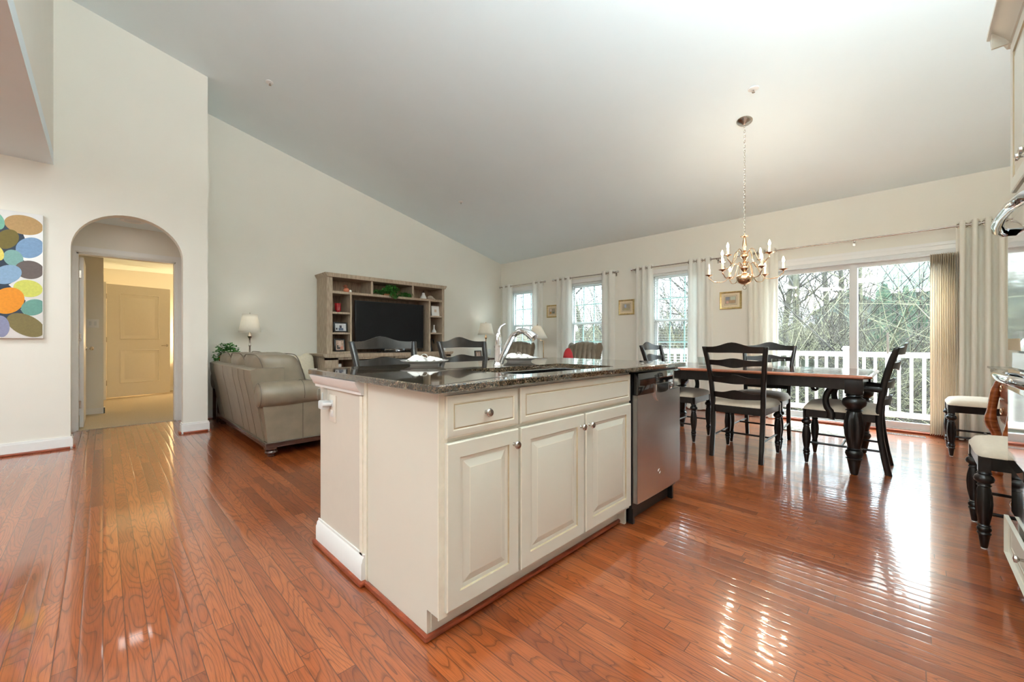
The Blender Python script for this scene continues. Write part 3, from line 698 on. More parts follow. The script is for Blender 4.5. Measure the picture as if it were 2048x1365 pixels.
# sink basin
s = MB(); steps = [(0.006, 0.877), (0.010, 0.874), (0.012, 0.72), (0.05, 0.69), (0.25, 0.682)]
P0 = None
for ins, z in steps:
    Pp = rr(SX0 - 0.006 + ins, SX1 + 0.006 - ins, SY0 - 0.006 + min(ins, 0.19), SY1 + 0.006 - min(ins, 0.19), max(0.012, 0.055 - ins*0.05))
    R_ = [s.bm.verts.new((x, y, z)) for x, y in Pp]
    if P0:
        for k in range(len(R_)): s.bm.faces.new((P0[k], P0[(k+1) % len(R_)], R_[(k+1) % len(R_)], R_[k]))
    P0 = R_
s.bm.faces.new(P0)
t = thing('kitchen_sink', 'undermount stainless steel sink basin set in the granite island top', 'sink', (1.67, 1.4, 0.68))
so = s.build('basin', STEELM, t)
MB().lathe([(0.001, 0), (0.04, 0), (0.045, 0.004), (0.03, 0.002), (0.001, 0.001)], (1.67, 1.405, 0.683), 20).build('drain', CHROME, t)
# faucet
t = thing('kitchen_faucet', 'tall chrome kitchen faucet with arched spout and side lever on the granite', 'faucet', (1.62, 1.71, 0.905))
MB().lathe([(0.030, 0), (0.030, 0.006), (0.025, 0.012), (0.023, 0.03), (0.022, 0.10), (0.0235, 0.115), (0.021, 0.125), (0.019, 0.165), (0.012, 0.188), (0.001, 0.194)], (1.62, 1.71, 0.905), 24).build('base', CHROME, t)
sp_ = [(1.625, 1.705, 0.915), (1.63, 1.675, 0.975), (1.635, 1.64, 1.035), (1.64, 1.61, 1.080), (1.643, 1.57, 1.102), (1.645, 1.54, 1.106), (1.648, 1.512, 1.098)]
MB().tube(*smooth_path(sp_, [0.020, 0.019, 0.0175, 0.017, 0.017, 0.0175, 0.019]), 16).build('spout', CHROME, t)
MB().tube([(1.648, 1.513, 1.099), (1.651, 1.485, 1.085), (1.654, 1.462, 1.066)], [0.0195, 0.024, 0.026], 16).build('spray_head', CHROME, t)
MB().tube([(1.62, 1.71, 1.09), (1.622, 1.711, 1.112), (1.64, 1.712, 1.135), (1.675, 1.714, 1.150)], [0.015, 0.010, 0.007, 0.009], 12, flat=(1, 0.7)).build('lever', CHROME, t)
# dishwasher
t = thing('dishwasher', 'stainless steel dishwasher built into the right end of the island', 'dishwasher', (2.41, 1.4, 0))
MB().box(2.118, 2.712, 1.13, 1.69, 0.09, 0.872).build('tub', BLACKP, t)
dm = MB()
f = lambda u, v: (2.122 + 0.588*u, 1.128 - 0.030 - 0.006*math.sin(PI*u), 0.125 + 0.615*v)
dm.grid(f, 9, 4); dm.box(2.122, 2.710, 1.10, 1.128, 0.125, 0.74)
dm.build('door', STEEL, t)
MB().box(2.122, 2.710, 1.092, 1.128, 0.742, 0.866, bev=0.004).build('control_panel', BLACKG, t)
MB().box(2.60, 2.704, 1.089, 1.093, 0.760, 0.858).build('display', STEELM, t)
hp = MB().prism([(2.315, 0.79), (2.315, 0.735), (2.335, 0.70), (2.365, 0.688), (2.455, 0.688), (2.485, 0.70), (2.505, 0.735), (2.505, 0.79)], 'y', 1.082, 1.096)
hp.build('pocket_handle', STEEL, t)
MB().prism([(2.33, 0.790), (2.33, 0.752), (2.345, 0.742), (2.37, 0.738), (2.45, 0.738), (2.475, 0.742), (2.49, 0.752), (2.49, 0.790)], 'y', 1.080, 1.0825).build('handle_recess', STEELM, t)
bd = MB().tube([(2.387 + 0.014*math.cos(a), 1.092, 0.255 + 0.014*math.sin(a)) for a in [2*PI*k/20 for k in range(20)]], 0.002, 6, closed=True).lathe([(0.001, 0), (0.0125, 0), (0.0125, -0.002), (0.001, -0.002)], (2.387, 1.0945, 0.255), 20, axis='y')
bd.build('round_badge', CHROME, t)
MB().box(2.118, 2.712, 1.165, 1.185, 0.005, 0.10).box(2.13, 2.15, 1.13, 1.16, 0.0, 0.09).box(2.66, 2.68, 1.13, 1.16, 0.0, 0.09).build('toe_kick', BLACKP, t)
# outlet and night light
t = thing('wall_outlet', 'white outlet plate on the drywall end of the island', 'outlet', (0.79, 2.015, 0.72))
MB().box(0.787, 0.794, 1.975, 2.055, 0.655, 0.785, bev=0.002).build('plate', DOORW, t)
for z in (0.695, 0.745): MB().box(0.784, 0.788, 1.998, 2.032, z - 0.016, z + 0.016, bev=0.0015).build('socket', VINYL, t)
t = thing('night_light', 'clear capped white night light plugged into the island outlet', 'night light', (0.76, 2.06, 0.745))
MB().box(0.744, 0.786, 2.030, 2.082, 0.715, 0.758, bev=0.008).build('body', VINYL, t)
MB().cyl((0.786, 2.016, 0.74), (0.75, 2.03, 0.74), 0.010).build('plug', VINYL, t)
MB().lathe([(0.020, 0), (0.024, 0.006), (0.024, 0.045), (0.020, 0.055), (0.008, 0.060)], (0.757, 2.055, 0.762), 16).build('lens', CGLASS, t)
MB().lathe([(0.004, 0), (0.004, 0.03), (0.001, 0.033)], (0.757, 2.055, 0.763), 8).build('bulb', VINYL, t)

# plates with folded napkins
def plate_set(x, y, lab1, lab2, seed):
    t = thing('dinner_plate', lab1, 'plate', (x, y, 0.905), 'dinner plates on the island')
    MB().lathe([(0.001, 0.004), (0.075, 0.004), (0.080, 0.0), (0.084, 0.0), (0.088, 0.010), (0.115, 0.020), (0.142, 0.027), (0.144, 0.030), (0.140, 0.031), (0.112, 0.025), (0.085, 0.014), (0.001, 0.012)], (x, y, 0.905), 40).build('dish', PORC, t)
    q = thing('linen_napkin', lab2, 'napkin', (x, y, 0.925), 'napkins on the plates')
    R2 = random.Random(seed); mb = MB()
    for k in range(7):
        a0 = k * 2*PI/7 + R2.random()*0.5; L = 0.085 + 0.03*R2.random()
        def f(u, v, a0=a0, L=L):
            a = a0 + (v - 0.5) * (0.95 + 0.1*u); r_ = L*u
            return (x + r_*math.cos(a), y + r_*math.sin(a), 0.932 + 0.030*math.sin(PI*min(1, u*1.05))*(1 - 0.7*abs(v-0.5)*2) + 0.010*math.sin(9*v + k) * u)
        mb.grid(f, 8, 7)
    o = mb.build('cloth', LINEN, q, smooth=1.2); o.modifiers.new('Solid', 'SOLIDIFY').thickness = 0.003
    MB().tube([(x + 0.020*math.cos(a), y + 0.008*math.sin(a), 0.957 + 0.014*math.sin(a)) for a in [2*PI*k/14 for k in range(14)]], 0.003, 6, closed=True).build('napkin_ring', NICKEL, q)
plate_set(1.36, 2.08, 'white dinner plate on the island in front of the left counter stool', 'folded white napkin on the plate in front of the TV', 1)
plate_set(2.07, 1.97, 'white dinner plate on the island behind the chrome faucet', 'folded white napkin on the plate behind the faucet', 2)
#PART2

# ------------------------------------------------------------------ ladder back chairs
LEGPROF = [(0.009, 0.0), (0.013, 0.004), (0.020, 0.058), (0.022, 0.068), (0.026, 0.074), (0.021, 0.082), (0.026, 0.092), (0.026, 0.100), (0.020, 0.108), (0.025, 0.114), (0.019, 0.120),
           (0.022, 0.135), (0.029, 0.180), (0.032, 0.225), (0.030, 0.262), (0.024, 0.298), (0.021, 0.308), (0.027, 0.314), (0.022, 0.320), (0.022, 0.326), (0.034, 0.336), (0.037, 0.348), (0.033, 0.360), (0.022, 0.370), (0.027, 0.376), (0.021, 0.384), (0.021, 0.392)]
def slat(x, z, hw, hh, up, dn, th=0.016, cz=0, bow=0.05, mi=0):
    """wavy ladder slat across y at depth x"""
    mb = MB(); n = 17
    def pt(u, top, side):
        y = -hw + 2*hw*u; s = math.exp(-((u - 0.5)/0.20)**2); e = math.exp(-((abs(u-0.5)-0.5)/0.16)**2) * 0.25
        zz = (z + hh + up*s + 0.012*e) if top else (z - hh - dn*s + 0.006*e)
        return (x - bow*math.sin(PI*u) + side*th/2 + cz*(zz - z), y, zz)
    for side in (0,):
        rows = [[mb.bm.verts.new(pt(i/(n-1), tp, sd)) for i in range(n)] for tp, sd in ((0, -1), (1, -1), (1, 1), (0, 1))]
        for k in range(4):
            a, b_ = rows[k], rows[(k+1) % 4]
            for i in range(n-1): mb.bm.faces.new((a[i], a[i+1], b_[i+1], b_[i]))
        for e_ in (0, n-1): mb.bm.faces.new([r_[e_] for r_ in rows])
    return mb
def make_chair(label, group, arms=False, seat=0.47, name='dining_chair', lift=0.0, back_top=1.0, cat='chair'):
    """faces +x; origin on the floor under the seat centre"""
    t = thing(name, label, cat, (0, 0, 0), group)
    S = seat
    hw = 0.245 if not arms else 0.26
    for s in (-1, 1):
        k = (S - 0.06) / 0.41
        prof = [(r, z*k/0.955*0.955) for r, z in LEGPROF]
        prof = [(r, z * (S - 0.075) / 0.392) for r, z in LEGPROF]
        m = MB().lathe(prof, (0.235, s*0.215, 0.004), 20, flute=(9, 0.16, 0.13*(S-0.075)/0.392, 0.30*(S-0.075)/0.392))
        m.box(0.213, 0.257, s*0.215 - 0.022, s*0.215 + 0.022, S - 0.078, S - 0.002)
        l = m.build('leg', BLKWOOD, t)
        MB().lathe([(0.011, 0), (0.011, 0.005), (0.001, 0.005)], (0.235, s*0.215, 0), 12).build('felt_pad', VINYL, l)
    # rear legs running up into the back posts
    H = back_top
    sp = [(-0.285, 0.0), (-0.262, 0.12), (-0.238, 0.28), (-0.228, 0.42), (-0.232, 0.52), (-0.248, 0.64)]
    hb = H - 0.64
    for q in (0.25, 0.5, 0.75, 0.92, 1.0): sp.append((-0.248 - 0.085*q**1.35, 0.64 + hb*q))
    for s in (-1, 1):
        mb = MB(); pts = [(x, s*(0.198 + 0.012*max(0, (z - 0.3)/0.7) + (0.035*((z - 0.45)/(H - 0.45))**2 if z > 0.45 else 0)), z + 0.0) for x, z in sp]
        if lift: pts = [(x, y, z if z == 0 else z) for x, y, z in pts]
        rings = []
        for i, p in enumerate(pts):
            wd = 0.021 if i < 9 else 0.019; tk = 0.017
            rings.append([mb.bm.verts.new((p[0] + a*wd, p[1] + b_*tk, p[2])) for a, b_ in ((-1, -1), (1, -1), (1, 1), (-1, 1))])
        for i in range(len(rings)-1):
            for k in range(4): mb.bm.faces.new((rings[i][k], rings[i][(k+1) % 4], rings[i+1][(k+1) % 4], rings[i+1][k]))
        mb.bm.faces.new(rings[0]); mb.bm.faces.new(rings[-1])
        bmesh.ops.bevel(mb.bm, geom=mb.bm.edges[:], offset=0.004, segments=1, affect='EDGES')
        mb.build('back_post', BLKWOOD, t, smooth=0.9)
    def bx(z):
        for (xa, za), (xb, zb) in zip(sp, sp[1:]):
            if za <= z <= zb: return xa + (xb - xa)*(z - za)/(zb - za)
        return sp[-1][0]
    def hy(z): return 0.198 + 0.012*max(0, (z-0.3)/0.7) + (0.035*((z-0.45)/(H-0.45))**2 if z > 0.45 else 0)
    zr = [(H - 0.030, 0.026, 0.042, -0.004), ] + ([(0.855*H/1.0 - 0.0, 0.022, 0.022, 0.020), (0.70*H/1.0, 0.024, 0.030, 0.006), (0.562*H, 0.024, 0.030, 0.006)] if not lift else [(H - 0.155, 0.020, 0.022, 0.020), (H - 0.28, 0.020, 0.024, 0.006)])
    for i, (z, hh, up, dn) in enumerate(zr):
        slat(bx(z), z, hy(z) + (0.012 if i == 0 else -0.012), hh, up, dn, cz=-0.15).build('crest_rail' if i == 0 else 'slat', BLKWOOD, t, smooth=0.9)
    # seat frame, cushion
    a = MB()
    a.prism([(-0.235, -0.205), (0.235, -hw + 0.012), (0.252, -hw + 0.03), (0.252, hw - 0.03), (0.235, hw - 0.012), (-0.235, 0.205)], 'z', S - 0.068, S - 0.004)
    a.build('seat_frame', BLKWOOD, t, smooth=0.6)
    c = MB(); N = 22
    def cf(u, v, top=True):
        a_, b_ = 2*u - 1, 2*v - 1
        x = 0.252*a_ + 0.01; wy = (hw + 0.004) if a_ > -0.2 else (hw + 0.004 - 0.032*(-a_ - 0.2)/0.8)
        y = wy*b_
        e = (1 - abs(a_)**5)*(1 - abs(b_)**5)
        x *= (1 - 0.05*abs(b_)**6); y *= (1 - 0.05*abs(a_)**6)
        return (x, y, S + (0.004 + 0.046*max(0, e)**0.35 + 0.010*(1-a_*a_)*(1-b_*b_) if top else -0.003))
    T_ = c.grid(lambda u, v: cf(u, v), N, N)
    Bt = c.grid(lambda u, v: cf(u, v, False), N, N)
    for i in range(N-1):
        for A_, B_ in (((T_[i][0], T_[i+1][0]), (Bt[i][0], Bt[i+1][0])), ((T_[i][N-1], T_[i+1][N-1]), (Bt[i][N-1], Bt[i+1][N-1])), ((T_[0][i], T_[0][i+1]), (Bt[0][i], Bt[0][i+1])), ((T_[N-1][i], T_[N-1][i+1]), (Bt[N-1][i], Bt[N-1][i+1]))):
            c.bm.faces.new((A_[0], A_[1], B_[1], B_[0]))
    c.build('seat_cushion', SEAT, t, smooth=1.3)
    zs = 0.16 if not lift else 0.22
    for s in (-1, 1): MB().cyl((-0.255, s*0.20, zs + 0.02), (0.235, s*0.213, zs + 0.02), 0.009, seg=10).build('stretcher', BLKWOOD, t)
    MB().cyl((0.0, -0.205, zs + 0.02), (0.0, 0.205, zs + 0.02), 0.009, seg=10).build('stretcher', BLKWOOD, t)
    if arms:
        for s in (-1, 1):
            y = s*0.262; yb = s*0.222
            pts = [(-0.245, yb, 0.665), (-0.12, s*0.25, 0.672), (0.02, y, 0.676), (0.11, y, 0.686), (0.165, y, 0.682)]
            mb = MB().tube(pts, [0.018, 0.018, 0.020, 0.018, 0.016], 10, flat=(0.7, 1.2))
            sc_ = [(0.165 + 0.030*math.cos(a)*(1 - 0.10*i), y, 0.655 + 0.030*math.sin(a)*(1 - 0.10*i)) for i, a in enumerate([PI/2 - k*PI/4 for k in range(8)])]
            mb.tube(sc_, [0.014]*4 + [0.012, 0.010, 0.009, 0.007], 8)
            ar = mb.build('armrest', BLKWOOD, t)
            MB().tube(*smooth_path([(0.055, y, 0.668), (0.085, y, 0.62), (0.098, y, 0.56), (0.088, y, 0.50), (0.062, y, 0.455), (0.066, y, 0.405)], [0.024, 0.023, 0.022, 0.024, 0.027, 0.028], 3), 8, flat=(0.55, 1)).build('arm_support', BLKWOOD, t, smooth=1.2)
    return t
SHORT = 'black ladder back chairs with beige seats'
chA = make_chair('black ladder back dining chair seen from behind at the near side of the table', SHORT)
chA.location = (4.205, 1.10, 0)
dup(chA, (4.845, 1.115, 0), PI, 'black ladder back dining chair on the far window side of the table, facing the room')
arm = make_chair('black ladder back armchair at the right end of the table, its back to the right', 'black scroll armed chairs at the table ends', arms=True)
arm.location = (4.49, 0.405, 0); arm.rotation_euler = (0, 0, PI/2)
dup(arm, (4.52, 1.835, 0), -PI/2, 'black ladder back armchair at the far left end of the table, beyond the dishwasher')
dup(chA, (5.64, -0.50, 0), PI/2, 'black side chair with beige seat near the ivory curtain, beyond the carved chest')
dup(chA, (3.345, -0.50, 0), PI/2, 'black side chair with beige seat nearest the oven at the right')
st = make_chair('black counter stool behind the island in front of the television', 'black ladder back counter stools', seat=0.62, name='counter_stool', lift=1, back_top=1.047, cat='stool')
st.location = (1.445, 2.16, 0); st.rotation_euler = (0, 0, -PI/2)
for o in (st,): o.location = (1.455, 2.125 + 0.30 , 0)
st.rotation_euler = (0, 0, -PI/2)
dup(st, (2.185, 2.425, 0), -PI/2, 'black counter stool behind the island, partly hidden by the faucet')

# ------------------------------------------------------------------ dining table
t = thing('dining_table', 'long black dining table with a walnut top and thick fluted turned legs', 'table', (4.575, 1.15, 0))
tp = MB(); TX0, TX1, TY0, TY1 = 4.045, 5.105, 0.205, 2.11
def clip(i): 
    x0, x1, y0, y1, c = TX0 + i, TX1 - i, TY0 + i, TY1 - i, 0.045
    return [(x0 + c, y0), (x1 - c, y0), (x1, y0 + c), (x1, y1 - c), (x1 - c, y1), (x0 + c, y1), (x0, y1 - c), (x0, y0 + c)]
rings = []
for ins, z in ((0.02, 0.757), (0.004, 0.760), (0.0, 0.768), (0.002, 0.776), (0.010, 0.7815), (0.022, 0.785), (0.05, 0.785)): rings.append([tp.bm.verts.new((x, y, z)) for x, y in clip(ins)])
for i in range(len(rings)-1):
    for k in range(8): tp.bm.faces.new((rings[i][k], rings[i][(k+1) % 8], rings[i+1][(k+1) % 8], rings[i+1][k])).material_index = 1 if i < 5 else 0
tp.bm.faces.new(rings[0]); tp.bm.faces.new(rings[-1])
tp.build('tabletop', [TTOP, TEDGE], t, smooth=0.4)
ap = MB(); a0, a1, b0, b1 = 4.105, 5.045, 0.275, 2.04
ap.box(a0, a0 + 0.022, b0, b1, 0.668, 0.757).box(a1 - 0.022, a1, b0, b1, 0.668, 0.757).box(a0, a1, b0, b0 + 0.022, 0.668, 0.757).box(a0, a1, b1 - 0.022, b1, 0.668, 0.757)
ap.build('apron', BLKWOOD, t)
tl = [(0.016, 0), (0.024, 0.006), (0.043, 0.108), (0.046, 0.122), (0.054, 0.128), (0.043, 0.136), (0.050, 0.146), (0.057, 0.166), (0.052, 0.186), (0.040, 0.196), (0.050, 0.204), (0.040, 0.212),
      (0.046, 0.24), (0.060, 0.31), (0.066, 0.37), (0.062, 0.43), (0.048, 0.488), (0.042, 0.498), (0.056, 0.506), (0.042, 0.514), (0.050, 0.524), (0.072, 0.546), (0.078, 0.572), (0.068, 0.596), (0.046, 0.610), (0.056, 0.618), (0.050, 0.628), (0.058, 0.636), (0.058, 0.640)]
for x in (4.145, 5.005):
    for y in (0.315, 2.0):
        m = MB().lathe(tl, (x, y, 0.0), 36, flute=(12, 0.13, 0.22, 0.497)); m.box(x - 0.055, x + 0.055, y - 0.055, y + 0.055, 0.638, 0.757, bev=0.003); m.build('leg', BLKWOOD, t)
def tumbler(x, y, lab):
    t = thing('glass_votive', lab, 'candle holder', (x, y, 0.785), 'glass votive holders on the table')
    mb = MB(); prof = [(0.001, 0.0), (0.040, 0.0), (0.046, 0.006), (0.052, 0.055), (0.055, 0.098), (0.0525, 0.100), (0.047, 0.055), (0.040, 0.020), (0.001, 0.016)]
    mb.lathe(prof, (x, y, 0.785), 24, flute=(8, 0.08, 0.002, 0.099)); mb.build('glass', CGLASS, t)
tumbler(4.45, 0.66, 'clear glass votive nearest the right end of the dining table')
tumbler(4.335, 0.86, 'clear glass votive on the dining table behind the near chair post')
tumbler(4.34, 1.52, 'clear glass votive on the dining table toward the dishwasher end')

# ------------------------------------------------------------------ chandelier
CX, CY = 4.543, 1.19; CZ = zc(CX)
t = thing('chandelier', 'brushed brass candle chandelier hanging on a long chain over the dining table', 'chandelier', (CX, CY, CZ))
cn = Vector((SL, 0, 1)).normalized()
mb = MB().lathe([(0.001, -0.045), (0.012, -0.044), (0.020, -0.036), (0.060, -0.020), (0.072, -0.006), (0.072, 0.0)], (0, 0, 0), 28)
bmesh.ops.transform(mb.bm, matrix=Matrix.Translation((CX, CY, CZ)) @ Vector((0, 0, 1)).rotation_difference(cn).to_matrix().to_4x4(), verts=mb.bm.verts)
mb.build('canopy', NICKEL, t)
mb = MB(); z = CZ - 0.055; k = 0
while z > 2.13:
    ax = (1, 0) if k % 2 else (0, 1)
    mb.tube([(CX + 0.0075*math.cos(a)*ax[0], CY + 0.0075*math.cos(a)*ax[1], z + 0.015*math.sin(a)) for a in [2*PI*i/10 for i in range(10)]], 0.0021, 5, closed=True); z -= 0.0255; k += 1
mb.build('chain', NICKEL, t)
colz = [(0.001, 1.605), (0.006, 1.608), (0.008, 1.618), (0.030, 1.622), (0.062, 1.640), (0.078, 1.672), (0.074, 1.700), (0.050, 1.722), (0.018, 1.735), (0.014, 1.745), (0.030, 1.765), (0.040, 1.785), (0.036, 1.80), (0.014, 1.815), (0.012, 1.835), (0.022, 1.845), (0.012, 1.855), (0.018, 1.88), (0.036, 1.90), (0.036, 1.918), (0.018, 1.93), (0.012, 1.945), (0.020, 1.955), (0.011, 1.965), (0.011, 1.985), (0.020, 2.01), (0.016, 2.06), (0.011, 2.085), (0.014, 2.095), (0.034, 2.102), (0.036, 2.106), (0.006, 2.112), (0.005, 2.135)]
MB().lathe(colz, (CX, CY, 0), 32, flute=(14, 0.06, 1.625, 1.72)).build('column', BRASS, t)
MB().tube([(CX + 0.018*math.cos(a)*0.71, CY - 0.018*math.cos(a)*0.70, 1.588 + 0.018*math.sin(a)) for a in [2*PI*i/18 for i in range(18)]], 0.0025, 6, closed=True).build('ring', NICKEL, t)
def ch_arm(ang, R0, zc0, z0, drop, dead=False):
    d = Vector((math.cos(ang), math.sin(ang), 0))
    def P(r, z): return (CX + d.x*r, CY + d.y*r, z)
    pts = [P(0.02, z0), P(0.05, z0 + 0.045), P(0.075, z0 + 0.06), P(0.098, z0 + 0.045), P(0.115, z0 + 0.0), P(0.14, z0 - drop*0.55), P(0.175, z0 - drop*0.92), P(0.215, z0 - drop), P(R0 - 0.045, z0 - drop*0.93), P(R0 - 0.012, z0 - drop*0.65), P(R0, zc0 - 0.03), P(R0, zc0)]
    # refine by Catmull-Rom
    V = [Vector(p) for p in pts]; out = []
    for i in range(len(V)-1):
        p0, p1, p2, p3 = V[max(i-1, 0)], V[i], V[i+1], V[min(i+2, len(V)-1)]
        for q in (0, 0.33, 0.66): out.append(0.5*((2*p1) + (-p0+p2)*q + (2*p0-5*p1+4*p2-p3)*q*q + (-p0+3*p1-3*p2+p3)*q**3))
    out.append(V[-1])
    a = MB().tube(out, 0.0042, 7).build('arm', BRASS, t)
    c = (CX + d.x*R0, CY + d.y*R0, zc0)
    MB().lathe([(0.001, -0.012), (0.006, -0.010), (0.012, -0.002), (0.036, 0.006), (0.038, 0.009), (0.012, 0.006), (0.001, 0.006)], c, 20).build('drip_cup', BRASS, a)
    MB().lathe([(0.011, 0.005), (0.011, 0.070), (0.001, 0.072)], c, 12).build('candle_sleeve', CANDLE, a)
    if not dead: point('bulb_light', (c[0], c[1], c[2] + 0.10), 4.2, (1.0, 0.84, 0.66), 0.016)
    MB().lathe([(0.005, 0.072), (0.010, 0.084), (0.012, 0.096), (0.008, 0.114), (0.001, 0.132)], c, 12).build('bulb', BULB if not dead else PORC, a)
for k in range(6): ch_arm(math.radians(100 + 60*k), 0.325, 1.735, 1.775, 0.115, dead=(k == 0))
for k in range(4): ch_arm(math.radians(70 + 90*k), 0.25, 1.885, 1.91, 0.10)

# ------------------------------------------------------------------ sofa
t = thing('leather_sofa', 'long taupe leather sofa with rolled arms, its back to the arched doorway', 'sofa', (1.5, 5.2, 0))
SXB, SY_N, SY_F = 1.0, 4.06, 6.28
b = MB()
b.prism([(1.03, 0.135), (1.17, 0.135), (1.20, 0.80), (0.97, 0.80), (0.925, 0.785), (0.93, 0.70), (0.97, 0.50)], 'y', SY_N + 0.13, SY_F - 0.13)
bo = b.build('back_panel', LEATH, t); bo.modifiers.new('Bevel', 'BEVEL').width = 0.015
b = MB(); b.prism([(1.03, 0.13), (1.95, 0.13), (1.95, 0.42), (1.1, 0.42)], 'y', SY_N + 0.15, SY_F - 0.15); b.build('seat_base', LEATH, t)
for s, ya, yb in ((1, SY_N, SY_N + 0.20), (-1, SY_F - 0.20, SY_F)):
    m = MB(); x0, x1 = 0.985, 1.98
    ym = (ya + yb) / 2
    # slab below, roll above
    P = [(ya + 0.035*(s == 1), 0.13), (yb - 0.035*(s == -1), 0.13), (yb - 0.0, 0.52), (ya + 0.0, 0.52)]
    vs = []
    for x, dx in ((x0, 0), (x1, 0)):
        vs.append([m.bm.verts.new((x + (0.055 if (x == x0 and z < 0.3) else 0.0), y, z)) for y, z in P])
    for k in range(4): m.bm.faces.new((vs[0][k], vs[0][(k+1) % 4], vs[1][(k+1) % 4], vs[1][k]))
    m.bm.faces.new(vs[0]); m.bm.faces.new(vs[1])
    R = 0.115; yr = ym - s*0.035
    pr = [(0.02, x0 - 0.03), (0.09, x0 - 0.028), (0.108, x0 - 0.015), (R, x0 + 0.01)] + [(R + 0.004*math.sin(k*0.9), x0 + 0.01 + (x1 - x0)*k/12) for k in range(1, 12)] + [(R, x1), (0.10, x1 + 0.02), (0.02, x1 + 0.024)]
    m.lathe([(r, x) for r, x in pr], (0, yr, 0.565), 24, axis='x')
    m.build('armrest', LEATH, t, smooth=1.0)
    q = MB()
    q.tube([(x0 - 0.016, yr + 0.106*math.cos(a), 0.565 + 0.106*math.sin(a)) for a in [2*PI*k/28 for k in range(28)]], 0.004, 6, closed=True)
    q.tube([(1.32, yr + 0.119*math.cos(a), 0.565 + 0.119*math.sin(a)) for a in [PI*0.0 - 0.4 + (PI + 0.8)*k/14 for k in range(15)]], 0.0028, 5)
    q.tube([(1.32, ya - 0.001 if s == 1 else yb + 0.001, 0.13), (1.32, ya - 0.002 if s == 1 else yb + 0.002, 0.47)], 0.0025, 5)
    q.build('piping', LEATHD, t)
sc_ = MB()
for k in (1, 2, 3, 5, 7): y = SY_N + 0.13 + k*0.24; sc_.tube([(1.028, y, 0.14), (0.967, y, 0.50), (0.927, y, 0.70), (0.922, y, 0.78)], 0.0012, 5)
sc_.tube([(1.022, SY_N + 0.02, 0.135), (1.022, SY_F - 0.02, 0.135)], 0.006, 6).tube([(1.022, SY_N + 0.02, 0.135), (1.97, SY_N + 0.025, 0.135)], 0.006, 6)
sc_.build('seam', LEATHD, t)
def cushion(x0, x1, y0, y1, z0, z1, tilt=0.0, puff=0.05):
    mb = MB(); N = 14; cx, cy, cz = (x0+x1)/2, (y0+y1)/2, (z0+z1)/2; hx, hy_, hz = (x1-x0)/2, (y1-y0)/2, (z1-z0)/2
    def sph(u, v):
        th = 2*PI*u; ph = PI*(v - 0.5)
        def se(c_, e): return math.copysign(abs(c_)**e, c_)
        a = se(math.cos(ph), 0.38)*se(math.cos(th), 0.38); b_ = se(math.cos(ph), 0.38)*se(math.sin(th), 0.38); c_ = se(math.sin(ph), 0.38)
        X, Y, Z = hx*a*(1 + 0.0), hy_*b_, hz*c_
        pf = (1 - min(1, abs(b_))**2)*(1 - min(1, abs(c_))**2); X += math.copysign(puff*pf, a) * (abs(a) > 0.2)
        Z += 0.008*math.sin(14*Y + 3*X) ; Y += 0.01*math.sin(9*Z)
        return (cx + X + tilt*Z, cy + Y, cz + Z)
    mb.grid(sph, 40, 21, cu=True)
    bmesh.ops.remove_doubles(mb.bm, verts=mb.bm.verts, dist=0.0005)
    return mb
L = (SY_F - SY_N - 0.40) / 3
for k in range(3):
    y0 = SY_N + 0.20 + L*k
    c = cushion(1.05, 1.41, y0 + 0.004, y0 + L - 0.004, 0.50, 0.93 - 0.012*k, tilt=-0.28)
    o = c.build('back_cushion', LEATH, t, smooth=1.4)
    q = MB()
    for xs in (-1, 1):
        pts = []
        for a in [2*PI*i/36 for i in range(36)]:
            se = lambda c_, e: math.copysign(abs(c_)**e, c_)
            Y = (L/2 - 0.012)*se(math.cos(a), 0.4); Z = 0.205*se(math.sin(a), 0.4)
            pts.append((1.23 + xs*0.165 - 0.28*Z, y0 + L/2 + Y, 0.715 + Z))
        q.tube(pts, 0.0045, 6, closed=True)
    q.build('piping', LEATHD, o)
    cushion(1.30, 1.98, y0 + 0.004, y0 + L - 0.004, 0.38, 0.54, puff=0.0).build('seat_cushion', LEATH, t, smooth=1.4)
fr = MB(); fr.box(1.02, 1.96, SY_N + 0.03, SY_F - 0.03, 0.085, 0.133, bev=0.006); fr.build('base_rail', DKWOOD, t)
for x in (1.075, 1.90):
    for y in (SY_N + 0.08, SY_F - 0.08): MB().lathe([(0.024, 0), (0.030, 0.006), (0.030, 0.018), (0.046, 0.028), (0.052, 0.042), (0.046, 0.056), (0.038, 0.060), (0.055, 0.070), (0.055, 0.088)], (x, y, 0), 22).build('leg', DKWOOD, t)

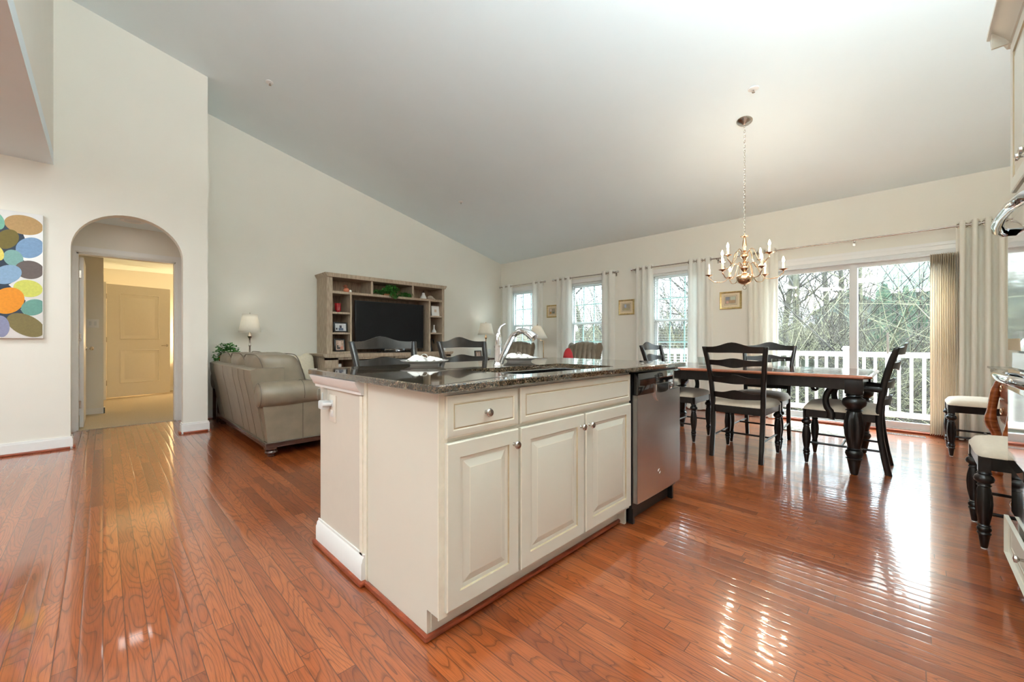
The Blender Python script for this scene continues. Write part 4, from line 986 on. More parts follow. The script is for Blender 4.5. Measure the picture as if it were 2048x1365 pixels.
# end table, plant and tall lamp behind the far arm; cream armchair
t = thing('end_table', 'dark end table behind the far arm of the sofa', 'table', (1.32, 6.5, 0))
MB().box(1.02, 1.62, 6.33, 6.67, 0.70, 0.73, bev=0.004).build('tabletop', DKWOOD, t)
for x in (1.05, 1.59):
    for y in (6.36, 6.64): MB().box(x - 0.018, x + 0.018, y - 0.018, y + 0.018, 0, 0.70).build('leg', DKWOOD, t)
def shade_lamp(x, y, zb, z0, z1, r0, r1, label, cat='lamp', name='table_lamp', panels=6, metal=None, base=True):
    metal = metal or NICKEL
    t = thing(name, label, cat, (x, y, zb))
    h = z0 - zb
    prof = [(0.001, 0), (0.07, 0), (0.072, 0.012), (0.045, 0.022), (0.018, 0.04), (0.014, 0.07), (0.024, 0.09), (0.012, 0.11), (0.010, h*0.55), (0.016, h*0.58), (0.011, h*0.62), (0.011, h*0.80), (0.024, h*0.84), (0.030, h*0.88), (0.018, h*0.93), (0.012, h*0.97), (0.009, h + 0.02)]
    MB().lathe(prof, (x, y, zb), 20).build('base', metal, t)
    mb = MB(); n = 32
    R = []
    for q in range(7):
        f_ = q/6; rr_ = r0 + (r1 - r0)*(f_**0.8)
        R.append([mb.bm.verts.new((x + rr_*(1 + 0.012*abs(math.cos(panels/2*a)))*math.cos(a), y + rr_*(1 + 0.012*abs(math.cos(panels/2*a)))*math.sin(a), z0 + (z1 - z0)*f_)) for a in [2*PI*k/n for k in range(n)]])
    for q in range(6):
        for k in range(n): mb.bm.faces.new((R[q][k], R[q][(k+1) % n], R[q+1][(k+1) % n], R[q+1][k]))
    s = mb.build('lamp_shade', SHADE, t, smooth=1.2); s.modifiers.new('Solid', 'SOLIDIFY').thickness = 0.002
    tr = MB()
    for rr_, zz in ((r0, z0), (r1, z1)): tr.tube([(x + rr_*1.01*math.cos(a), y + rr_*1.01*math.sin(a), zz) for a in [2*PI*k/28 for k in range(28)]], 0.003, 5, closed=True)
    tr.build('trim', SHADE, s)
    point('shade_lamp_light', (x, y, (z0 + z1)/2 + 0.03), 0.6, (1.0, 0.97, 0.93), 0.05)
    MB().lathe([(0.002, 0), (0.006, 0.008), (0.007, 0.016), (0.001, 0.026)], (x, y, z1 + 0.002), 10).cyl((x, y, z0), (x, y, z1 + 0.004), 0.002, seg=6).build('finial', metal, t)
    return t
shade_lamp(1.42, 6.47, 0.73, 1.17, 1.415, 0.135, 0.088, 'table lamp with a cream bell shade and silver candlestick base behind the sofa')
def leaf_cloud(name, cx, cy, cz, rx, ry, rz, n, size, parent=None, m=None, seed=1, kindstuff=False):
    R_ = random.Random(seed); mb = MB()
    for k in range(n):
        a, b_ = R_.random()*2*PI, math.acos(2*R_.random() - 1); r_ = R_.random()**0.4
        p = Vector((cx + rx*r_*math.sin(b_)*math.cos(a), cy + ry*r_*math.sin(b_)*math.sin(a), cz + rz*r_*math.cos(b_)))
        d = Vector((R_.gauss(0, 1), R_.gauss(0, 1), R_.gauss(0, 0.7))).normalized(); u, v = frame_for(d)
        s_ = size*(0.6 + 0.8*R_.random())
        q = [p - d*s_, p - d*s_*0.3 + u*s_*0.6, p + d*s_*0.4 + u*s_*0.35, p + d*s_, p + d*s_*0.4 - u*s_*0.35, p - d*s_*0.3 - u*s_*0.6]
        q = [x + v*(0.15*s_ if i in (1, 2, 4, 5) else 0) for i, x in enumerate(q)]
        vs = [mb.bm.verts.new(x) for x in q]; mb.bm.faces.new((vs[0], vs[1], vs[2], vs[3])); mb.bm.faces.new((vs[0], vs[3], vs[4], vs[5]))
    return mb.build(name, m or IVY, parent, smooth=0, noflip=True)
t = thing('potted_ivy', 'green ivy plant on the end table peeking over the back of the sofa', 'plant', (1.13, 6.46, 0.73))
MB().lathe([(0.001, 0), (0.05, 0), (0.07, 0.10), (0.075, 0.12), (0.068, 0.12), (0.06, 0.10), (0.001, 0.09)], (1.13, 6.46, 0.73), 18).build('pot', WALNUT, t)
leaf_cloud('foliage', 1.16, 6.44, 0.93, 0.14, 0.12, 0.10, 260, 0.024, t)
leaf_cloud('trailing_stem', 1.03, 6.36, 0.84, 0.05, 0.05, 0.11, 60, 0.022, t, seed=3)

t = thing('upholstered_bench', 'low upholstered seat under a cream knitted throw between the sofa and the media cabinet', 'bench', (1.95, 6.5, 0))
mb = MB()
def thr(u, v):
    x = 1.67 + 0.57*u; s_ = v
    if s_ < 0.3: y, z = 6.665, 0.30 + 0.46*s_/0.3
    elif s_ < 0.6: a = PI*(s_-0.3)/0.3; y, z = 6.535 + 0.13*math.cos(a), 0.76 + 0.05*math.sin(a)
    else: q = (s_-0.6)/0.4; y, z = 6.405 - 0.06*q, 0.76 - 0.52*q
    z += 0.02*math.sin(7*u + 4*v) + 0.030*u*u + 0.012*math.sin(23*u)
    return (x + 0.01*math.sin(9*v), y + 0.008*math.sin(20*u), z)
mb.grid(thr, 32, 32); o = mb.build('throw', KNIT, t, smooth=1.4); o.modifiers.new('Solid', 'SOLIDIFY').thickness = 0.012
MB().box(1.70, 2.22, 6.41, 6.64, 0.08, 0.74, bev=0.04).build('body', LEATH, t)
for x in (1.75, 2.18):
    for y in (6.45, 6.60): MB().cyl((x, y, 0), (x, y, 0.11), 0.02).build('leg', DKWOOD, t)

# ------------------------------------------------------------------ media cabinet
t = thing('media_cabinet', 'greyed oak entertainment hutch with cubbies around the television', 'cabinet', (3.45, 6.45, 0))
HX0, HX1, HF, HB = 2.385, 4.555, 6.30, 6.70
m = MB()
m.box(HX0, HX0 + 0.085, HF, HB, 0.855, 2.04).box(HX1 - 0.055, HX1, HF, HB, 0.855, 2.04)
m.box(HX0, HX1, HF, HB, 2.035, 2.05)
m.box(HX0 + 0.085, HX1 - 0.055, HF, HB, 1.785, 1.822)
m.box(2.742, 2.772, HF, HB, 0.855, 1.785).box(4.208, 4.245, HF, HB, 0.855, 1.785)
m.box(3.09, 3.127, HF, HB, 1.82, 2.04).box(3.857, 3.892, HF, HB, 1.82, 2.04)
for z in (1.485, 1.170): m.box(HX0 + 0.085, 2.742, HF + 0.005, HB, z - 0.014, z + 0.014).box(4.245, HX1 - 0.055, HF + 0.005, HB, z + 0.022 - 0.014, z + 0.036)
m.box(HX0 + 0.085, 2.772, HF, HB, 0.855, 0.885)
m.build('hutch_frame', OAKG, t)
cr_ = MB()
cr_.prism([(HX0 - 0.0, 2.03), (HX0 - 0.012, 2.045), (HX0 - 0.03, 2.075), (HX0 - 0.035, 2.092), (HX1 + 0.035, 2.092), (HX1 + 0.03, 2.075), (HX1 + 0.012, 2.045), (HX1, 2.03)], 'y', HF - 0.035, HB)
cr_.build('crown', OAKG, t)
MB().box(HX0 + 0.05, HX1 - 0.03, HB - 0.03, HB - 0.012, 0.86, 2.04).build('back_board', OAKB, t)
LF = 6.15
m = MB()
m.prism([(2.30, 0.80), (2.275, 0.822), (2.268, 0.84), (2.268, 0.855), (4.632, 0.855), (4.632, 0.84), (4.625, 0.822), (4.60, 0.80)], 'y', LF - 0.03, HB)
m.build('stand_top', OAKG, t)
m = MB()
for a, b_ in ((2.30, 2.50), (2.787, 2.815), (3.415, 3.45), (4.06, 4.09), (4.50, 4.60)): m.box(a, b_, LF, HB, 0.0, 0.80)
m.box(2.30, 4.60, LF, HB, 0.0, 0.08).box(2.30, 4.60, LF, LF + 0.03, 0.765, 0.80).box(2.30, 4.60, LF + 0.02, HB, 0.38, 0.41)
m.build('stand_frame', OAKG, t); MB().box(2.31, 4.59, HB - 0.03, HB - 0.012, 0.05, 0.80).build('stand_back', OAKB, t)
# television, soundbar, players
t = thing('television', 'large black flat screen television in the oak hutch', 'television', (3.5, 6.44, 0.855))
MB().box(2.875, 4.155, 6.40, 6.445, 0.915, 1.712, bev=0.004).build('bezel', BLACKP, t)
MB().box(2.885, 4.145, 6.3985, 6.401, 0.93, 1.703).build('screen', SCREEN, t)
MB().box(3.3, 3.7, 6.36, 6.52, 0.8555, 0.868, bev=0.003).box(3.46, 3.54, 6.42, 6.46, 0.86, 0.93).build('stand', BLACKP, t)
t = thing('center_speaker', 'black centre channel speaker under the television', 'speaker', (3.55, 6.27, 0.855))
MB().box(3.28, 3.80, 6.20, 6.33, 0.856, 0.925, bev=0.006).build('cabinet', BLACKG, t); MB().box(3.52, 3.56, 6.197, 6.201, 0.885, 0.893).build('badge', CHROME, t)
t = thing('media_player', 'black receiver in the left open bay under the television', 'media player', (3.1, 6.4, 0.41))
MB().box(2.86, 3.37, 6.22, 6.60, 0.62, 0.745, bev=0.004).box(2.82, 3.41, 6.2, 6.62, 0.60, 0.615).build('case', BLACKG, t)
MB().box(3.02, 3.06, 6.217, 6.221, 0.66, 0.672).box(3.09, 3.13, 6.217, 6.221, 0.66, 0.672).build('display', VINYL, t)
for x in (2.9, 3.33): MB().cyl((x, 6.3, 0.41), (x, 6.3, 0.602), 0.01).build('foot', BLACKP, t)
t = thing('white_router', 'small white box in the leftmost bay of the media cabinet', 'box', (2.58, 6.35, 0.41))
MB().box(2.54, 2.61, 6.30, 6.36, 0.41, 0.70, bev=0.006).build('case', VINYL, t)
# shelf ornaments
t = thing('bird_figurine', 'orange and brown bird figurine on the top left shelf of the hutch', 'figurine', (2.74, 6.42, 1.822))
MB().sphere((2.735, 6.42, 1.862), 0.045, 1.0, 0.8, 0.85).build('body', mat('terracotta_glaze', srgb(206, 122, 88), 0.4), t)
MB().sphere((2.725, 6.42, 1.923), 0.030).tube([(2.70, 6.42, 1.925), (2.672, 6.42, 1.912)], [0.009, 0.002], 8).build('head', mat('brown_glaze', srgb(112, 58, 36), 0.4), t)
MB().sphere((2.80, 6.42, 1.85), 0.026, 0.9, 0.8, 1).build('tail', PORC, t)
t = thing('ivy_spray', 'trailing green ivy in the top middle cubby above the television', 'plant', (3.48, 6.42, 1.822))
MB().box(3.35, 3.6, 6.36, 6.46, 1.822, 1.86, bev=0.01).build('planter', WALNUT, t)
leaf_cloud('foliage', 3.48, 6.34, 1.93, 0.16, 0.09, 0.085, 420, 0.022, t, seed=5); leaf_cloud('trailing_stem', 3.26, 6.34, 1.875, 0.13, 0.05, 0.04, 160, 0.020, t, seed=6)
leaf_cloud('trailing_stem', 3.74, 6.32, 1.86, 0.16, 0.05, 0.04, 190, 0.020, t, seed=7); leaf_cloud('trailing_stem', 3.50, 6.275, 1.82, 0.10, 0.02, 0.045, 90, 0.020, t, seed=8)
t = thing('white_bottle_vase', 'white bottle shaped vase on the top right shelf of the hutch', 'vase', (4.17, 6.42, 1.822))
MB().lathe([(0.001, 0), (0.055, 0), (0.060, 0.03), (0.030, 0.085), (0.024, 0.115), (0.022, 0.12)], (4.17, 6.42, 1.822), 20).build('body', PORC, t)
MB().lathe([(0.024, 0.12), (0.026, 0.128), (0.012, 0.14), (0.014, 0.155), (0.001, 0.165)], (4.17, 6.42, 1.822), 16).build('stopper', DKWOOD, t)
t = thing('shell_ornament', 'pale grey duck shaped ornament beside the white bottle vase', 'ornament', (4.33, 6.42, 1.822))
MB().sphere((4.32, 6.42, 1.862), 0.045, 1.4, 0.8, 0.9).tube([(4.37, 6.42, 1.86), (4.42, 6.42, 1.838), (4.45, 6.42, 1.83)], [0.02, 0.012, 0.004], 8).build('body', mat('pale_stone', srgb(190, 176, 158), 0.5, vary=0.2), t)
t = thing('red_candle_holder', 'red glass candle holder on the left column of the hutch', 'candle holder', (2.60, 6.42, 1.499))
MB().lathe([(0.001, 0), (0.035, 0), (0.038, 0.008), (0.030, 0.016), (0.045, 0.03), (0.048, 0.06), (0.047, 0.12), (0.053, 0.145), (0.049, 0.145), (0.042, 0.12), (0.040, 0.05), (0.001, 0.04)], (2.60, 6.42, 1.499), 20).build('cup', RED, t)
def photo_frame(x0, x1, z0, z1, y, lab, fm, pm, bw=0.02, lean=0.12, patches=(), cat='photo frame'):
    t = thing('photo_frame', lab, cat, ((x0+x1)/2, y, z0), 'standing photo frames')
    f = lambda u, v, d_: (x0 + u, y - d_ + lean*v, z0 + v)
    W, H = x1-x0, z1-z0
    MB().loops(f, W, H, [(0, -0.012), (0, 0.008), (bw*0.5, 0.012), (bw, 0.006)]).build('frame', fm, t)
    p = MB().loops(lambda u, v, d_: f(bw+u, bw+v, 0.0065+d_), W-2*bw, H-2*bw, [(0, 0), (0.001, 0)])
    ms = [pm]
    for u0, v0, u1, v1, col in patches:
        ms.append(mat('photo_patch', srgb(*col), 0.5)); a, b_ = W-2*bw, H-2*bw
        p.loops(lambda u, v, d_: f(bw+u0*a+u, bw+v0*b_+v, 0.0072+d_), (u1-u0)*a, (v1-v0)*b_, [(0, 0), (0.0005, 0)], mi=len(ms)-1)
    p.build('photo', ms, t)
    MB().prism([(y + 0.012 + lean*H*0.7, z0 + H*0.7), (y + 0.006 + lean*H*0.7, z0 + H*0.7), (y + 0.09, z0)], 'x', (x0+x1)/2 - 0.01, (x0+x1)/2 + 0.01).build('easel', fm, t)
PHW = mat('photo_white', srgb(206, 210, 214), 0.3, vary=0.1, scale=40); PHC = mat('photo_mixed', srgb(168, 140, 122), 0.3, vary=0.5, scale=60)
photo_frame(2.515, 2.725, 1.186, 1.345, 6.36, 'black framed landscape photo in the left column of the hutch', BLACKP, PHW, 0.022, patches=((0.3, 0.05, 0.75, 0.4, (92, 104, 128)), (0.4, 0.4, 0.6, 0.75, (60, 60, 76)), (0.05, 0.15, 0.2, 0.4, (40, 40, 52))))
photo_frame(2.530, 2.690, 0.887, 1.085, 6.36, 'black framed portrait photo at the bottom left of the hutch', BLACKP, PHC, 0.02, patches=((0.3, 0.3, 0.7, 0.9, (214, 190, 176)), (0.1, 0.1, 0.5, 0.5, (66, 60, 56)), (0.55, 0.1, 0.9, 0.4, (186, 120, 100))))
photo_frame(4.325, 4.495, 1.521, 1.71, 6.38, 'white frame with a small square picture in the right column of the hutch', PORC, PORC, 0.02, patches=((0.3, 0.35, 0.7, 0.7, (206, 186, 168)),))
t = thing('small_white_vase', 'slim white bud vase in the right column of the hutch', 'vase', (4.39, 6.40, 1.206))
MB().lathe([(0.001, 0), (0.040, 0.0), (0.046, 0.02), (0.030, 0.05), (0.014, 0.075), (0.012, 0.12), (0.020, 0.145)], (4.39, 6.40, 1.206), 20).build('body', PORC, t)
t = thing('white_teapot', 'small cream teapot on the right end of the media cabinet top', 'teapot', (4.47, 6.24, 0.855))
MB().sphere((4.47, 6.235, 0.90), 0.045, 1, 1, 0.95).lathe([(0.012, 0), (0.010, 0.01), (0.001, 0.018)], (4.47, 6.235, 0.942), 12).tube([(4.43, 6.235, 0.90), (4.405, 6.235, 0.92), (4.40, 6.235, 0.94)], [0.01, 0.008, 0.006], 8).tube([(4.51, 6.235, 0.925), (4.54, 6.235, 0.915), (4.54, 6.235, 0.885), (4.51, 6.235, 0.875)], 0.005, 6).build('body', PORC, t)
t = thing('dark_sculpture', 'black curved sculpture in the lowest right cubby of the hutch', 'sculpture', (4.38, 6.42, 0.855))
MB().tube([(4.35, 6.45, 0.856), (4.34, 6.45, 0.95), (4.33, 6.45, 1.02), (4.36, 6.45, 1.08), (4.41, 6.45, 1.07), (4.42, 6.45, 1.0)], [0.045, 0.03, 0.02, 0.018, 0.014, 0.006], 10).build('body', BLACKP, t)

# right corner: end table with lamp and photo, floor lamp, leather armchairs
t = thing('side_table', 'end table with a lamp and photo in the far corner', 'table', (5.65, 6.45, 0))
MB().box(5.3, 6.0, 6.25, 6.66, 0.66, 0.685, bev=0.004).build('tabletop', DKWOOD, t)
for x in (5.33, 5.97):
    for y in (6.28, 6.63): MB().box(x - 0.018, x + 0.018, y - 0.018, y + 0.018, 0, 0.66).build('leg', DKWOOD, t)
shade_lamp(5.76, 6.47, 0.685, 1.185, 1.43, 0.175, 0.115, 'table lamp with a cream bell shade in the far corner beyond the counter stool', metal=BRASS)
photo_frame(5.42, 5.60, 0.685, 0.85, 6.42, 'dark framed photo on the corner end table beneath the lamp', BLACKP, PHC, 0.02, patches=((0.2, 0.2, 0.45, 0.8, (216, 190, 180)), (0.55, 0.2, 0.8, 0.8, (200, 170, 160))))
t = thing('wall_outlet', 'white outlet plate low on the wall behind the corner end table', 'outlet', (6.1, YT - 0.003, 0.8))
MB().box(6.05, 6.13, YT - 0.006, YT, 0.74, 0.87, bev=0.002).build('plate', VINYL, t)
for z in (0.78, 0.83): MB().box(6.07, 6.11, YT - 0.009, YT - 0.005, z - 0.016, z + 0.016, bev=0.0015).build('socket', PORC, t)
t = thing('floor_lamp', 'brass swing arm floor lamp with a white cone shade beside the first window', 'floor lamp', (6.02, 5.08, 0))
MB().lathe([(0.001, 0), (0.13, 0), (0.13, 0.012), (0.03, 0.03), (0.012, 0.05)], (6.02, 5.08, 0), 24).build('base', BRASS, t)
MB().cyl((6.02, 5.08, 0.04), (6.02, 5.08, 1.06), 0.009).build('pole', BRASS, t)
MB().tube([(6.02, 5.08, 1.055), (6.02, 5.16, 1.055), (6.02, 5.16, 1.09), (6.02, 5.24, 1.09), (6.02, 5.24, 1.36)], 0.006, 8).build('swing_arm', BRASS, t)
mb = MB(); mb.grid(lambda u, v: (6.02 + (0.21 - 0.14*v)*math.cos(2*PI*u), 5.24 + (0.21 - 0.14*v)*math.sin(2*PI*u), 1.10 + 0.25*v), 32, 5, cu=True)
o = mb.build('lamp_shade', SHADE, t); o.modifiers.new('Solid', 'SOLIDIFY').thickness = 0.002
point('floor_lamp_light', (6.02, 5.24, 1.27), 1, (1.0, 0.95, 0.88), 0.03)
MB().lathe([(0.003, 0), (0.008, 0.01), (0.001, 0.03)], (6.02, 5.24, 1.355), 10).build('finial', BRASS, t)
def tufted(loc, rot, label):
    t = thing('tufted_armchair', label, 'armchair', (0, 0, 0), 'tufted taupe leather armchairs')
    mb = MB(); N, M_ = 44, 20
    def f(u, v):     # back: u across (y), v from the seat up and rolling over to the rear
        y = -0.31 + 0.62*u
        if v < 0.6: q = v/0.6; x, z = -0.16 - 0.14*q, 0.40 + 0.52*q; nx, nz = 1, 0.2
        else: a = PI*1.45*(v-0.6)/0.4; x, z = -0.385 + 0.085*math.cos(a), 0.935 + 0.105*math.sin(a); nx, nz = math.cos(a), math.sin(a)
        fold = 0.014*abs(math.sin(PI*6*u))**0.6 - 0.006; tf = -0.02*math.exp(-((math.sin(PI*6*u)/0.35)**2)) * (0.4 + 0.6*abs(math.cos(PI*v*5))) if v < 0.6 else 0
        return (x + nx*(fold + tf), y, z + nz*fold - 0.085*abs(2*u-1)**2.6*(v > 0.3))
    mb.grid(f, N, M_); b_ = mb.build('backrest', LEATH, t, smooth=1.4); b_.modifiers.new('Solid', 'SOLIDIFY').thickness = 0.02
    for s in (-1, 1): MB().lathe([(0.001, 0), (0.09, 0), (0.095, s*0.006), (0.02, s*0.018)], (-0.385, s*0.31, 0.925), 22, axis='y').build('scroll_end', LEATH, b_)
    MB().prism([(-0.42, 0.14), (-0.22, 0.14), (-0.30, 0.91), (-0.44, 0.91)], 'y', -0.30, 0.30).build('back_panel', LEATH, t)
    MB().box(-0.30, 0.38, -0.30, 0.30, 0.14, 0.32, bev=0.02).build('seat_base', LEATH, t)
    cushion(-0.20, 0.40, -0.27, 0.27, 0.30, 0.47, puff=0).build('seat_cushion', LEATH, t, smooth=1.4)
    for s in (-1, 1):
        m = MB().box(-0.30, 0.36, s*0.33 - 0.05, s*0.33 + 0.05, 0.14, 0.56); m.lathe([(0.02, -0.32), (0.085, -0.31), (0.09, 0.36), (0.06, 0.38), (0.02, 0.385)], (0, s*0.345, 0.56), 18, axis='x'); m.build('armrest', LEATH, t, smooth=1.0)
    for x in (-0.32, 0.33):
        for y in (-0.30, 0.30): MB().lathe([(0.02, 0), (0.032, 0.03), (0.026, 0.06), (0.04, 0.08), (0.04, 0.142)], (x, y, 0), 14).build('leg', DKWOOD, t)
    t.location = loc; t.rotation_euler = (0, 0, rot); return t
tf = tufted((5.72, 4.20, 0), math.radians(176), 'tufted taupe leather armchair in front of the middle window')
dup(tf, (5.78, 5.74, 0), math.radians(196), 'tufted taupe leather armchair behind the faucet, in front of the first window')
rd = MB(); rd.grid(lambda u, v: (5.50 + 0.09*math.cos(2*PI*u)*math.sin(PI*v), 4.10 + 0.09*math.sin(2*PI*u)*math.sin(PI*v)*1.0, 0.70 - 0.235*math.cos(PI*v)*1.0 + 0.0), 20, 12, cu=True)
bmesh.ops.remove_doubles(rd.bm, verts=rd.bm.verts, dist=0.001)
o = rd.build('red_pillow', REDF); move_origin(tag(o, 'red pillow propped on the tufted armchair by the middle window', 'pillow'), (5.50, 4.10, 0.47))

# ------------------------------------------------------------------ painting
t = thing('pebble_painting', 'white canvas with colourful overlapping oval pebbles on the left wall', 'painting', (-0.9, 5.83, 1.65))
PX0, PX1, PZ0, PZ1 = -1.45, -0.395, 1.076, 2.235
MB().box(PX0, PX1, 5.812, YA - 0.001, PZ0, PZ1, bev=0.002).build('canvas', PORC, t)
cols = {'navy': (30, 48, 66), 'tan': (178, 144, 94), 'blue': (122, 156, 192), 'olive': (106, 92, 28), 'teal': (124, 168, 162), 'brown': (96, 84, 80), 'ltblue': (136, 168, 198), 'lime': (206, 208, 98), 'orange': (226, 142, 24), 'teal2': (104, 154, 142), 'olive2': (118, 104, 60), 'purple': (138, 140, 170), 'mint': (120, 182, 158), 'yellow': (228, 210, 104)}
keys = list(cols); pm = [mat('paint_' + k, srgb(*cols[k]), 0.6, vary=0.08, scale=60) for k in keys]
EL = [(-0.509, 2.119, 0.115, 0.088, -7, 'tan'), (-0.473, 1.915, 0.08, 0.103, -29, 'blue'), (-0.607, 1.972, 0.062, 0.095, -22, 'olive'), (-0.572, 1.806, 0.058, 0.075, 8, 'teal'), (-0.476, 1.71, 0.088, 0.085, 19, 'brown'), (-0.607, 1.652, 0.072, 0.099, -39, 'ltblue'), (-0.485, 1.536, 0.088, 0.079, -10, 'lime'), (-0.602, 1.416, 0.091, 0.124, -19, 'orange'), (-0.454, 1.363, 0.067, 0.083, -40, 'teal2'), (-0.497, 1.196, 0.133, 0.085, -43, 'olive2'), (-0.646, 1.18, 0.053, 0.099, 1, 'purple'), (-0.668, 2.126, 0.045, 0.079, 12, 'mint'), (-0.658, 1.836, 0.032, 0.064, 9, 'yellow')]
rp = random.Random(4)
for i in range(3):
    for j in range(6): EL.append((-0.82 - 0.22*i + 0.03*rp.random(), 1.18 + 0.19*j + 0.03*rp.random(), 0.105, 0.088, rp.uniform(-40, 40), keys[1 + (i*6 + j*5) % 13]))
mb = MB()
nav = [(-0.70, 2.18), (-0.52, 2.05), (-0.50, 1.98), (-0.57, 1.86), (-0.50, 1.78), (-0.50, 1.72), (-0.56, 1.60), (-0.60, 1.56), (-0.52, 1.46), (-0.50, 1.42), (-0.53, 1.34), (-0.50, 1.28), (-0.62, 1.24), (-0.72, 1.20), (-1.34, 1.2), (-1.34, 2.12)]
vs = [mb.bm.verts.new((x, 5.8116, z)) for x, z in nav]; f_ = mb.bm.faces.new(vs); f_.normal_update(); bmesh.ops.triangulate(mb.bm, faces=[f_], ngon_method='EAR_CLIP')
for f_ in mb.bm.faces: f_.material_index = 0
for i, (x, z, a, b_, r_, c_) in enumerate(EL):
    r_ = math.radians(r_); q = []
    for k in range(36):
        th = 2*PI*k/36; u, v = a*math.cos(th), b_*math.sin(th); px_ = min(PX1 - 0.004, x + u*math.cos(r_) - v*math.sin(r_)); q.append(mb.bm.verts.new((max(PX0 + 0.01, px_), 5.8112 - 0.0002*i*0.3, max(PZ0 + 0.01, min(PZ1 - 0.01, z + u*math.sin(r_) + v*math.cos(r_))))))
    mb.bm.faces.new(q).material_index = keys.index(c_)
mb.build('pebbles', pm, t, smooth=0, noflip=True)

# ------------------------------------------------------------------ oven tower on the right wall
t = thing('oven_cabinet', 'tall cream cabinet housing the double wall oven, at the right edge', 'cabinet', (2.44, -0.62, 0))
OX0, OX1, OY = 2.06, 2.815, -0.335
m = MB()
m.box(OX0, OX0 + 0.02, -0.93, OY, 0.09, 2.38).box(OX1 - 0.02, OX1, -0.93, OY, 0.09, 2.38).box(OX0, OX1, -0.93, OY, 2.36, 2.38).box(OX0, OX1, -0.93, OY, 1.675, 1.70).box(OX0, OX1, -0.93, OY, 0.285, 0.30).box(OX0, OX1, -0.93, OY, 0.09, 0.11)
m.box(OX0 - 0.0004, OX0 + 0.035, OY - 0.02, OY + 0.0004, 0.0895, 2.3805).box(OX1 - 0.035, OX1 + 0.0004, OY - 0.02, OY + 0.0004, 0.0895, 2.3805).box(OX0 + 0.02, OX1 - 0.02, -0.90, OY - 0.07, 0.0, 0.09)
m.build('cabinet_body', CAB, t)
dd = cab_door(t, OX0 + 0.006, OX1 - 0.004, 0.115, 0.280, 'drawer', False, y=-0.314); 
knob(dd, 2.44, 0.20, y=-0.314) if False else MB().lathe([(0.006, 0), (0.0055, 0.012), (0.015, 0.020), (0.014, 0.027), (0.001, 0.030)], (2.50, -0.314, 0.20), 16, axis='y').build('knob', NICKEL, dd)
def cab_door2(par, x0, x1, z0, z1):
    W, H = x1-x0, z1-z0; y = -0.314
    f = lambda u, v, d_: (x1 - u, y + d_, z0 + v)
    o = MB().loops(f, W, H, [(0, -0.019), (0, -0.004), (0.004, 0), (0.055, 0), (0.058, -0.006), (0.066, -0.0065), (0.072, -0.008), (0.098, 0.0), (0.100, 0.0005)], mis=[0, 1, 0, 2, 0, 0, 0, 1]).build('door', [CAB, GLAZEL, GLAZE], par, smooth=0.3)
    return o
for a, b_, kx in ((OX0 + 0.004, 2.432, 2.400), (2.440, OX1 - 0.004, 2.475)):
    dd = cab_door2(t, a, b_, 1.70, 2.355)
    MB().lathe([(0.006, 0), (0.0055, 0.012), (0.015, 0.020), (0.014, 0.027), (0.001, 0.030)], (kx, -0.314, 1.76), 16, axis='y').build('knob', NICKEL, dd)
cr_ = MB()
cr_.prism([(-0.335, 2.36), (-0.310, 2.365), (-0.300, 2.385), (-0.265, 2.425), (-0.250, 2.432), (-0.250, 2.45), (-0.335, 2.45)], 'x', OX0, OX1 + 0.05)
cr_.prism([(2.80, 2.36), (2.822, 2.365), (2.835, 2.385), (2.858, 2.425), (2.868, 2.432), (2.868, 2.45), (2.80, 2.45)], 'y', -0.93, -0.26)
cr_.build('crown_moulding', CAB, t)
t = thing('double_oven', 'stainless steel double wall oven with curved chrome handles, at the right edge', 'oven', (2.44, -0.6, 0.30))
a, b_ = OX0 + 0.022, OX1 - 0.022
MB().box(a + 0.01, b_ - 0.01, -0.90, -0.335, 0.302, 1.672).build('housing', BLACKP, t)
MB().box(a - 0.012, b_ + 0.012, -0.334, -0.316, 0.302, 0.50).build('lower_trim', STEELM, t)
MB().box(a - 0.012, b_ + 0.012, -0.334, -0.318, 0.935, 1.00).build('vent_trim', STEEL, t)
MB().box(a - 0.012, b_ + 0.012, -0.334, -0.316, 1.575, 1.672).build('control_panel', BLACKG, t)
for z0, z1, hz in ((0.508, 0.930, 0.895), (1.010, 1.565, 1.520)):
    d = MB().box(a - 0.012, b_ + 0.012, -0.332, -0.306, z0, z1, bev=0.003).build('door', STEELM, t)
    MB().box(a + 0.012, b_ - 0.012, -0.3065, -0.3035, z0 + 0.05, z1 - 0.09).build('glass', BLACKG, d)
    pts = [(b_ - 0.03, -0.306, hz), (b_ - 0.025, -0.290, hz + 0.004), (b_ - 0.06, -0.272, hz + 0.010), (b_ - 0.2, -0.255, hz + 0.012), ((a+b_)/2, -0.25, hz + 0.012), (a + 0.2, -0.255, hz + 0.012), (a + 0.06, -0.272, hz + 0.010), (a + 0.03, -0.306, hz)]
    MB().tube(pts, [0.016, 0.020, 0.020, 0.018, 0.017, 0.018, 0.020, 0.018], 14).build('handle', CHROME, d)

